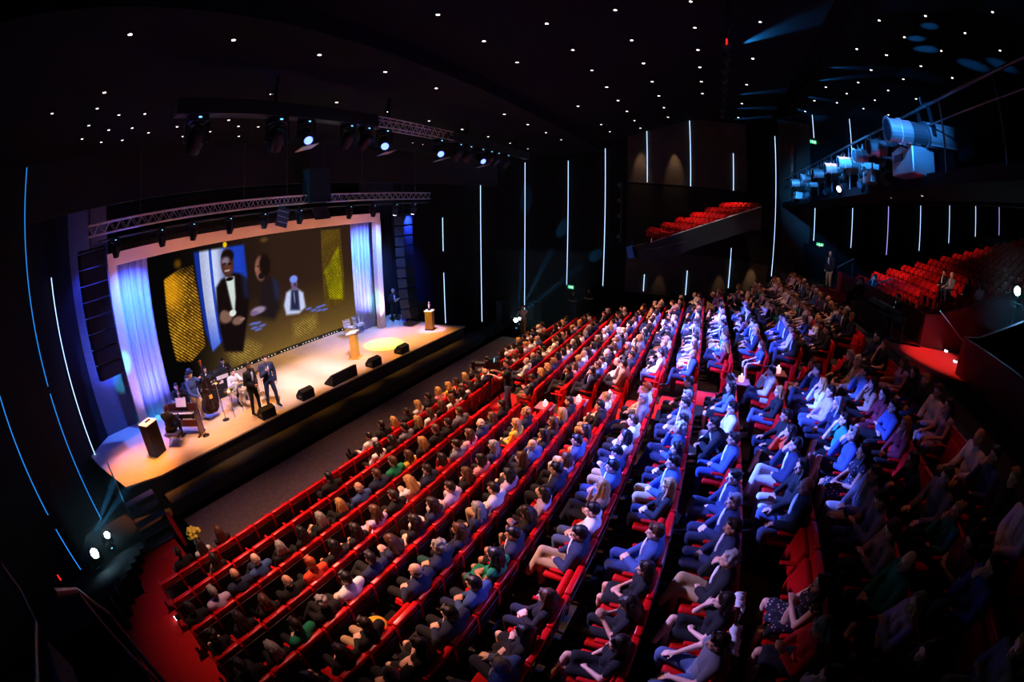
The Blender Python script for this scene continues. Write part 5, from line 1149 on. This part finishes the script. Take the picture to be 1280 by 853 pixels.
# slot at the ceiling step with its hanging lights
r = thing('slot_lights', 'cluster of small lamps and brackets hanging in the ceiling slot', 'lights', W(12.5, .96, 5.7))
for i in range(9):
    x = i * 1.15; b = MB(); b.cyl((x, 0, -.05), (x + .05, .22, -.22), .09, .12, 12); b.cyl((x, 0, -.05), (x, 0, .4), .02); b.build('lamp', 'gear', r)
b = MB(); b.cyl((-.5, 0, .3), (10.4, 0, .3), .025); b.build('pipe', 'gear', r); b = MB(); b.box((-.2, .12, -.1), (.5, .05, .05)); b.build('red_marker', 'red_led', r)
# lighting bridge fixtures
BR = thing('bridge_railing', 'steel railing and pipes along the lighting bridge over the rear stalls', 'railing', W(2.5, 4.6, 0))
for z, rad in ((2.94, .03), (2.55, .018)):
    b = MB(); b.cyl((0, 0, z), (22.4, 0, z), rad); b.build('rail', 'gear', BR)
for i in range(12): b = MB(); b.cyl((i * 2.0 + .2, 0, 1.6), (i * 2.0 + .2, 0, 2.95), .022); b.build('post', 'gear', BR)
for i in range(30): x = 6 + i * .34 + .1 * math.sin(i * 5); b = MB(); b.ell((x, .05, 2.72 - .12 * abs(math.sin(i * 3))), (.05, .04, .12 + .05 * math.sin(i)), nu=7, nv=5); b.build('cable_loop', 'gear', BR, True)
for i, u in enumerate((7.5, 9.1, 10.5, 11.9, 13.4, 15.1, 17.0, 19.2)):
    r = thing('profile_spotlight', 'long silver profile spotlight on the bridge aimed at the stage, %s from the camera side' % ORD[i], 'spotlight', W(u, 4.7, 2.32 if i else 2.42), R(-4 + 2 * (i % 3)), 'bridge profile spotlights'); r.rotation_euler.x = R(-8); r.scale = ((1.45, 1.2, 1.05)[min(i, 2)],) * 3
    b = MB(); b.cyl((0, -.55, 0), (0, .05, 0), .17, .17, 20)
    for q in range(6): a = R(60 * q); b.box((.165 * math.cos(a), -.25, .165 * math.sin(a)), (.02, .58, .02))
    b.build('lamp_house', 'alu', r, False); b = MB(); b.cyl((0, .05, 0), (0, .34, 0), .145, .145, 20); b.cyl((0, .05, 0), (0, .08, 0), .18, .18, 20); b.build('shutter_barrel', 'gear', r)
    b = MB(); b.cyl((0, .34, 0), (0, .72, 0), .155, .155, 20); b.cyl((0, .50, 0), (0, .53, 0), .175, .175, 20); b.cyl((0, .70, 0), (0, .72, 0), .18, .18, 20); b.build('lens_tube', 'alu', r)
    b = MB(); b.cyl((0, .715, 0), (0, .725, 0), .14, .14, 20); b.build('lens', 'lens', r)
    b = MB()
    for s_ in (-1, 1): b.box((s_ * .2, .0, .18), (.02, .06, .42))
    b.box((0, 0, .39), (.42, .06, .02)); b.cyl((0, 0, .39), (0, 0, .52), .02); b.build('yoke', 'black_metal', r)
for i, (u, lit) in enumerate(((9.6, 'grey'), (11.4, None), (13.4, 'white'), (15.2, None), (18.6, 'grey'), (21.2, 'grey'))):
    lamp_head('moving light slung under the lighting bridge%s, %s from the camera side' % (', lens lit white' if lit == 'white' else '', ORD[i]), W(u, 4.6, 2.05), (-.5, 1, -.5), .95, lit, 'bridge moving lights')
for i, (u, k) in enumerate(((8.1, 1.35), (10.6, .8), (20.4, .8))):
    r = thing('ballast_box', 'dull silver box with ribs on the lighting bridge, %s from the camera side' % ORD[i], 'box', W(u, 4.55, 1.66)); r.scale = (k,) * 3
    b = MB(); b.box((0, 0, .16), (.8, .45, .42), None, .02); b.build('body', 'alu', r); b = MB(); b.box((.1, .24, .2), (.3, .02, .1)); b.build('label_plate', 'gear', r); b = MB(); b.tube([V(-.3, .25, .3), V(-.1, .3, .36), V(.2, .3, .30)], .015); b.build('handle', 'black_metal', r)
r = thing('bridge_ladder', 'slanted wooden-coloured ladder rising from the far end of the bridge', 'ladder', W(23.0, 4.8, 2.4)); b = MB(); [b.cyl((x, 0, 0), (x - .35, 0, 2.4), .03) for x in (0, .4)]; b.build('stiles', 'wood', r); 
for t in (.1, .25, .4, .55, .7, .85): b = MB(); b.cyl((-.35 * t, 0, 2.4 * t), (.4 - .35 * t, 0, 2.4 * t), .018); b.build('rung', 'wood', r)
# moving lights on the floor and the tribune
lamp_head('large moving light on the floor by the near stage corner, blazing blue-white', W(-1.62, -9.95, -6.55), (.35, -.6, .5), 1.2, 'hot', 'floor moving lights', False)
lamp_head('smaller moving light behind the blazing one by the near stage corner', W(-1.0, -10.5, -6.5), (.35, -.6, .5), .9, 'hot', 'floor moving lights', False)
lamp_head('large moving light on the floor by the far stage corner, blazing blue-white', W(20.75, -10.0, -6.55), (-.45, -.55, .45), 1.15, 'hot', 'floor moving lights', False)
lamp_head('smaller moving light beside the blazing one by the far stage corner', W(21.35, -10.05, -6.45), (-.35, -.6, .4), .8, 'hot', 'floor moving lights', False)
lamp_head('moving light blazing blue-white above the centre passage at the rear', W(9.9, 10.3, -.42), (-.6, .6, .05), 1.2, 'hot', None, False)
r = thing('light_stand', 'black post carrying the blazing light above the rear passage', 'stand', W(9.9, 10.3, -2.3)); b = MB(); b.cyl((0, 0, 0), (0, 0, 1.9), .04); b.build('pole', 'black_metal', r); b = MB(); b.lathe([(0, 0), (.3, 0), (.3, .03), (0, .04)], 16); b.build('base', 'black_metal', r)
# exit signs and doors
def exit_sign(label, loc, rz, k=1.0):
    r = thing('exit_sign', label, 'exit sign', loc, rz); r.scale = (k,) * 3
    b = MB(); b.box((0, 0, 0), (.50, .06, .26), None, .01); b.build('case', 'black_metal', r); b = MB(); b.box((0, .034, 0), (.48, .008, .24)); b.build('panel', 'exit', r)
    b = MB(); q = .041
    b.ell((.06, q, .075), (.022, .004, .022), nu=8, nv=5)
    for p0, p1 in (((.05, .05), (.02, -.01)), ((.05, .045), (.10, .02)), ((.05, .045), (.0, .03)), ((.02, -.01), (.06, -.05)), ((.06, -.05), (.04, -.10)), ((.02, -.01), (-.03, -.05)), ((-.03, -.05), (-.07, -.04))): b.cyl((p0[0], q, p0[1]), (p1[0], q, p1[1]), .012, n=6)
    b.box((-.12, q, 0), (.07, .006, .16)); b.prism([(.13, q, .04), (.21, q, 0), (.13, q, -.04)], (0, .004, 0)); b.build('running_figure', 'exit_white', r)
    return r
exit_sign('green running-man exit sign over the door near the far stage corner', W(24.7, -8.0, -4.62), R(75), .9)
exit_sign('green running-man exit sign over the door beside the tribune corner', W(24.9, 7.1, -.42), R(90))
exit_sign('green running-man exit sign high on the wall beside the ceiling', W(24.9, 6.6, 5.54), R(90), .9)
exit_sign('green running-man exit sign in the centre passage near the blazing light', W(9.3, 10.2, -1.07), R(150), 1.3)
def door(n_, u, v, z, rz):
    r = thing('door_%d' % n_, 'dark double door under a green exit sign, %s' % ('near the far stage corner' if n_ == 1 else 'beside the tribune corner'), 'door', W(u, v, z), rz); struct(r)
    for s_ in (-1, 1):
        b = MB(); b.box((s_ * .48, 0, 1.02), (.94, .05, 2.04), None, .008); p = b.build('leaf', 'black', r); b = MB(); b.box((s_ * .10, .05, 1.05), (.03, .05, .3)); b.build('handle', 'chrome', p)
    b = MB(); b.box((-1.0, 0, 1.05), (.08, .1, 2.1)); b.box((1.0, 0, 1.05), (.08, .1, 2.1)); b.box((0, 0, 2.1), (2.08, .1, .08)); b.build('frame', 'black_metal', r)
door(1, 24.75, -8.0, -6.75, R(75)); door(2, 24.9, 7.1, -2.6, R(90))
o = MB().box((0, 0, 0), (.3, .02, .42)).build('wall_notice', 'paper', None, loc=W(24.8, -7.2, -5.3)); o.rotation_euler = (0, 0, R(80)); tag(o, 'small pale notice on the dark wall beside the standing pair', 'notice')
# balcony rails and bits
def rails(name, label, pts, posts, m='alu', rad=.022):
    r = thing(name, label, 'railing', pts[0]); b = MB(); b.tube([p - pts[0] for p in pts], rad); b.build('rail', m, r)
    for p, h in posts: b = MB(); b.cyl(p - pts[0], p - pts[0] - V(0, 0, h), .015); b.build('post', 'gear', r)
    return r
rails('balcony_railing', 'pale handrail along the top of the far balcony parapet', [W(21.6, -2.75, -1.12), W(19.76, -2.55, -1.22), W(19.76, 2.6, .98)], [(W(19.76, v, -1.22 + (v + 2.55) * .427), .13) for v in (-2.3, -1.2, 0, 1.2, 2.4)], 'white', .022)
rails('balcony_railing', 'thin lower rail on the front face of the far balcony', [W(21.5, -3.3, -1.55), W(19.64, -2.85, -1.62), W(19.64, -.9, -1.02)], [], 'gear', .014)
rails('stair_handrail', 'angled handrail rising behind the far balcony seats', [W(23.8, -1.4, -.45), W(23.8, .2, .45), W(23.8, 2.2, .42)], [(W(23.8, .2, .45), .8)], 'alu', .02)
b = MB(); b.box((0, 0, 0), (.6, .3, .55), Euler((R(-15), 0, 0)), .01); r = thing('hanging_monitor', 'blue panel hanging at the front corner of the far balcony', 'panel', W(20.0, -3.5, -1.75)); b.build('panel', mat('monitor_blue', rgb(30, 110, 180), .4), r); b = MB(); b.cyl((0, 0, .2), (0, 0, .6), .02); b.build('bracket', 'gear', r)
r = thing('lamp_ladder', 'pole with small lamps on the wall at the stage end of the far balcony', 'lamps', W(24.4, -4.95, -1.6)); b = MB(); b.cyl((0, 0, 0), (0, 0, 3.6), .03); b.build('pole', 'gear', r)
for z in (.3, 1.5, 2.4, 3.3): b = MB(); b.cyl((-.25, .1, z), (0, .0, z + .08), .12, .09, 12); b.box((-.1, .05, z + .14), (.3, .05, .03)); b.build('lamp', 'gear', r)
# near balcony rails (under the photographer)
rails('near_balcony_railing', 'dark curved handrail of the near balcony catching blue light', [W(-.55, -1.55, -1.0), W(-.55, -1.96, -1.32), W(-.55, -2.30, -1.80), W(-.55, -2.28, -2.02), W(-.55, -2.12, -2.28), W(-.55, -1.6, -2.6)], [(W(-.55, -1.96, -1.32), .8)], 'black_metal', .02)
rails('near_balcony_railing', 'blue-lit upright rail nearest the lens in the corner', [W(-.6, -1.3, -.66), W(-.6, -1.31, -.78), W(-.6, -1.23, -.85), W(-.6, -.89, -.75), W(-.6, -.5, -.55)], [], 'gear', .010)
b = MB(); b.prism([W(-.62, 1.5, -2.9), W(-.62, 1.5, -1.3), W(-.62, -1.5, -2.4), W(-.62, -2.0, -2.9), W(-.62, -2.0, -4.0), W(-.62, 1.5, -4.0)], (-.1, 0, 0)); struct(b.build('wall_near_balcony', 'black'))
spot('rail_blue', W(-2.0, -4.4, .6), W(-.55, -2.1, -1.9), (.04, .12, 1.0), 160, 26)
# tribune handrails
rails('tribune_handrail', 'pale sloping handrail on the red tribune wall, the one over the aisle steps', [W(17.4, 7.4, -1.62), W(15.1, 7.6, -.92)], [(W(17.2, 7.4, -1.56), .5), (W(15.2, 7.6, -.95), .7)])
rails('tribune_handrail', 'pale sloping handrail at the far wall end of the red tribune wall', [W(20.6, 6.95, -1.25), W(18.3, 7.0, -.6)], [(W(20.4, 6.95, -1.2), .8), (W(18.4, 7.0, -.62), .8)])
rails('tribune_handrail', 'thin handrail on the red flank of the centre passage', [W(10.9, 7.5, -1.2), W(10.9, 9.0, -2.0)], [], 'alu', .016)
for i, (u, v) in enumerate(((10.85, 8.05), (9.8, 7.75), (-.3, -6.75))):
    r = thing('step_light', ('small white step light at the foot of the passage wall', 'small white step light at the mouth of the rear passage', 'small pinkish step light on the near red aisle')[i], 'step light', W(u, v, -2.3 if i < 2 else -6.28)); b = MB(); b.box((0, 0, .05), (.12, .1, .1), None, .01); b.build('housing', 'black_metal', r); b = MB(); b.box((-.03, .052, .06), (.08, .006, .04)); b.box((-.063, 0, .06), (.006, .08, .04)); b.build('lens', 'lens_white', r)
# row-end tables with candles
for i, (v, z) in enumerate(((-3.30, -4.85), (-2.45, -4.60), (-1.65, -4.28), (-.75, -4.0), (1.40, -3.30), (2.25, -3.02))):
    u = 9.22 + .12 * (i % 2) - (.25 if i > 3 else 0); f = z - .72
    r = thing('row_end_table', 'square pale-topped table at the centre aisle row end, %s from the stage' % ORD[i], 'table', W(u, v - .25, f), 0, 'row end tables')
    b = MB(); b.box((0, 0, .70), (.42, .44, .04), None, .008); b.build('top', mat('table_pale', rgb(165, 105, 110), .6, spec=.2), r); b = MB(); b.box((0, 0, .35), (.36, .38, .68), None, .01); b.build('pedestal', 'red_wall', r)
    r = thing('candle_lamp', 'glowing pink candle lamp on the row-end table, %s from the stage' % ORD[i], 'candle', W(u, v - .25, f + .72), 0, 'candle lamps')
    b = MB(); b.lathe([(0, 0), (.07, 0), (.075, .11), (.068, .115), (0, .10)], 18); b.build('glass', 'candle', r, True); b = MB(); b.ell((0, 0, .145), (.014, .014, .035)); b.build('flame', 'lens_white', r, True)
# broadcast camera, photo cameras
CP_ = W(10.75, -5.95, -6.2)
r = thing('tripod', 'black tripod under the broadcast camera in the aisle', 'tripod', CP_)
for k in range(3): a = R(120 * k + 40); b = MB(); b.cyl((0, 0, 1.25), (.42 * math.cos(a), .42 * math.sin(a), .02), .025, .02); b.build('leg', 'black_metal', r)
b = MB(); b.cyl((0, 0, 1.2), (0, 0, 1.42), .07, .09, 14); b.build('head', 'black_metal', r); b = MB(); b.cyl((0, 0, 1.38), (.2, -.55, 1.28), .014); b.build('pan_handle', 'gear', r)
r = thing('broadcast_camera', 'large black broadcast camera on the aisle tripod pointing at the stage', 'camera', CP_ + V(0, 0, 1.44), R(22))
b = MB(); b.box((0, -.05, .14), (.16, .46, .26), None, .02); b.build('body', 'black_metal', r); b = MB(); b.cyl((0, .18, .14), (0, .50, .14), .075, .095, 18); b.box((0, .55, .14), (.24, .12, .2), None, .01); b.build('lens', 'black_metal', r)
b = MB(); b.box((-.14, -.02, .33), (.2, .16, .13), None, .01); vf = b.build('viewfinder', 'black_metal', r); b = MB(); b.box((-.14, -.105, .33), (.17, .008, .1)); b.build('viewfinder_screen', 'viewfinder', vf); b = MB(); b.tube([V(0, .15, .27), V(0, .12, .36), V(0, -.18, .36), V(0, -.2, .27)], .015); b.build('handle', 'black_metal', r)
for lab, base, rz in (('photo camera held by the crouching person in black', W(9.9, -6.35, -6.3) + Matrix.Rotation(R(60), 3, 'Z') @ V(0, .38, 1.13), 60), ('photo camera held by the standing person in the pale shirt', W(19.6, -8.9, -6.58) + Matrix.Rotation(R(75), 3, 'Z') @ V(0, .26, 1.58), 75)):
    r = thing('photo_camera', lab, 'camera', base, R(rz)); b = MB(); b.box((0, 0, 0), (.15, .07, .11), None, .015); b.box((0, 0, .06), (.06, .06, .04), None, .01); b.build('body', 'black_metal', r); b = MB(); b.cyl((0, .03, 0), (0, .22, 0), .04, .048, 16); b.build('lens', 'black_metal', r)
# mixing position
r = thing('mixing_desk', 'black mixing desk on a table at the back of the stalls', 'mixing desk', W(12.0, 5.75, -2.3), 0)
b = MB(); b.box((0, 0, .70), (2.6, .8, .05), None, .01); b.build('table_top', 'black', r)
for x_ in (-1.2, 1.2):
    for y_ in (-.34, .34): b = MB(); b.cyl((x_, y_, 0), (x_, y_, .68), .025); b.build('leg', 'black_metal', r)
b = MB(); b.box((-.3, .02, .80), (1.3, .6, .12), Euler((R(8), 0, 0)), .02); b.build('console', 'gear', r)

for i in range(13): b = MB(); b.box((-.85 + i * .09, -.08, .865), (.018, .04, .02)); b.build('fader', 'white', r); b = MB(); b.cyl((-.85 + i * .09, .15, .88), (-.85 + i * .09, .15, .90), .014, n=8); b.build('knob', 'white', r)
b = MB(); b.box((0, .42, .45), (2.6, .03, .5)); b.build('front_panel', 'black', r)
r = thing('laptop', 'open laptop with a glowing pale green screen on the mixing desk', 'laptop', W(11.75, 6.0, -1.555), R(180 - 22))
b = MB(); b.box((0, 0, .01), (.36, .25, .02), None, .006); b.build('base', 'gear', r); b = MB(); b.box((0, .13, .13), (.36, .012, .25), Euler((R(-14), 0, 0))); l_ = b.build('lid', 'gear', r); b = MB(); b.box((0, .122, .13), (.33, .006, .22), Euler((R(-14), 0, 0))); b.build('display', 'laptop', l_)
b = MB(); b.lathe([(0, -.06), (.05, -.035), (.06, 0), (.05, .035), (0, .06)], 14); r = thing('desk_lamp', 'small round pinkish lamp glowing on the mixing desk', 'lamp', W(12.9, 5.9, -1.5)); b.build('globe', mat('globe_pink', rgb(235, 180, 190), .4), r, True); b = MB(); b.cyl((0, 0, -.1), (0, 0, -.05), .02); b.build('base', 'black_metal', r)
# bouquet, hat, steps, low red panel, notebooks
r = thing('bouquet', 'yellow and green flower bouquet held up in the first row', 'flowers', W(1.18, -7.55, -5.35))
b = MB(); rr = random.Random(5)
for k in range(26): a = rr.uniform(0, 6.28); q = rr.uniform(0, .17); b.ell((q * math.cos(a), q * math.sin(a), .05 + .06 * rr.random() - q * .3), (.05, .05, .04), nu=8, nv=6)
b.build('blossoms', 'petal', r, True); b = MB()
for k in range(16): a = rr.uniform(0, 6.28); b.prism([(0, 0, -.1), (.2 * math.cos(a), .2 * math.sin(a), .02), (.2 * math.cos(a + .35), .2 * math.sin(a + .35), -.03)], (0, 0, .004))
b.build('leaves', 'leaf', r); b = MB(); b.cyl((0, 0, -.28), (0, 0, 0), .03, .07, 10); b.build('stems', 'leaf', r)
r = thing('straw_hat', 'yellow straw hat resting on an empty tipped-up seat', 'hat', W(1.95, -2.92, -4.86)); r.rotation_euler = (R(12), R(-6), 0)
b = MB(); b.lathe([(.09, .01), (.16, 0), (.165, .006), (.09, .018)], 24); b.build('brim', 'yellow', r, True); b = MB(); b.lathe([(.095, .01), (.09, .08), (.07, .10), (0, .095)], 24); b.build('crown', 'yellow', r, True); b = MB(); b.lathe([(.096, .015), (.095, .04)], 24); b.build('band', 'black', r)
r = thing('stage_steps', 'black wooden steps up to the near stage corner', 'steps', W(.55, -10.2, -6.6), R(0))
for i in range(5): b = MB(); b.box((0, -.55 + i * .26, .09 + i * .18), (1.0, .28, .03), None, .006); b.build('tread', 'gear', r)
for x_ in (-.5, .5): b = MB(); b.prism([(x_, -.7, 0), (x_, .62, 0), (x_, .62, .82), (x_, .5, .82), (x_, -.7, .1)], (.03, 0, 0)); b.build('stringer', 'black', r)
r = thing('end_panel', 'low rounded red panel between the stage steps and the carpet', 'panel', W(1.02, -9.35, -6.6), R(0)); b = MB(); b.prism([(0, -.35, 0), (0, .3, 0), (0, .3, .62), (0, .2, .74), (0, .05, .78), (0, -.1, .74), (0, -.35, .3)], (.08, 0, 0)); b.build('panel', 'velvet', r); b = MB(); b.box((.04, 0, .02), (.14, .7, .04)); b.build('foot', 'black', r)
rails('step_handrail', 'thin dark handrail at the top of the near stage steps', [W(.1, -11.2, -5.7), W(.1, -11.2, -4.75), W(.1, -10.5, -4.9), W(.05, -9.9, -5.7)], [], 'gear', .018)
# speakers and cases by the far stage corner
for i, (u, v, h) in enumerate(((22.0, -11.3, 1.3), (23.4, -9.9, 1.1))):
    r = thing('floor_speaker', ('black loudspeaker on the floor beyond the far stage corner', 'black loudspeaker on the floor below the far wall strips')[i], 'speaker', W(u, v, -6.6), R(60)); b = MB(); b.box((0, 0, h / 2), (.7, .6, h), None, .03); b.build('cabinet', 'black_metal', r); b = MB(); b.box((0, .31, h / 2), (.6, .02, h - .12)); b.build('grille', 'grid', r)
o = MB().box((0, 0, 0), (.04, .03, .16)).build('wall_marker_light', 'red_led', None, loc=W(-2.9, -9.55, -5.9)); tag(o, 'tiny red marker light on the near side wall', 'marker light')
# pale coats slung over the backs of one row
for lab, u, k in (('white coat slung over a seat back behind the grey-haired person, upper of two', 2.95, .5), ('white coat slung over a seat back near the lower picture edge, larger of two', 2.42, .9)):
    b = MB(); g = []
    for j in range(9):
        t = j / 8
        g.append([W(u + (x - .5) * .42 * k * (1 + .5 * t) + .02 * math.sin(j * 2), 1.02 + .06 + .02 * math.sin(x * 14 + j) + (.03 if j else -.08), -3.36 - .46 * k * t - (.05 * abs(math.sin(x * 5)) if j == 8 else 0)) for x in [i / 12 for i in range(13)]])
    for j in range(8):
        for i in range(12): b.quad(g[j][i], g[j][i + 1], g[j + 1][i + 1], g[j + 1][i])
    bmesh.ops.remove_doubles(b.bm, verts=b.bm.verts, dist=1e-4); o = b.build('draped_coat', 'white', None, True); md = o.modifiers.new('s', 'SOLIDIFY'); md.thickness = .012; tag(o, lab, 'coat')
# thin stage haze hanging around the three blazing floor lights
hz = bpy.data.materials.new('haze'); hz.use_nodes = True; _n = hz.node_tree; _n.nodes.remove(_n.nodes['Principled BSDF'])
_s = _n.nodes.new('ShaderNodeVolumeScatter'); _s.inputs['Density'].default_value = .03; _s.inputs['Anisotropy'].default_value = .3; _n.links.new(_s.outputs[0], _n.nodes['Material Output'].inputs['Volume'])
M['haze'] = hz
for lab, (u0, u1, v0, v1, z0, z1) in (('thin haze lit by the blazing light at the far stage corner', (20.3, 24.2, -11.2, -6.2, -6.5, -2.2)), ('thin haze lit by the blazing light at the near stage corner', (-1.9, 1.7, -10.9, -9.2, -6.5, -4.2)), ('thin haze lit by the blazing light above the rear passage', (9.0, 10.8, 8.6, 11.2, -1.2, 1.2))):
    b = MB(); b.box((X((u0 + u1) / 2), -(v0 + v1) / 2, CAM_H + (z0 + z1) / 2), (u1 - u0, v1 - v0, z1 - z0)); tag(b.build('haze', 'haze'), lab, 'haze', None, 'stuff')
bpy.data.scenes.remove(TS)
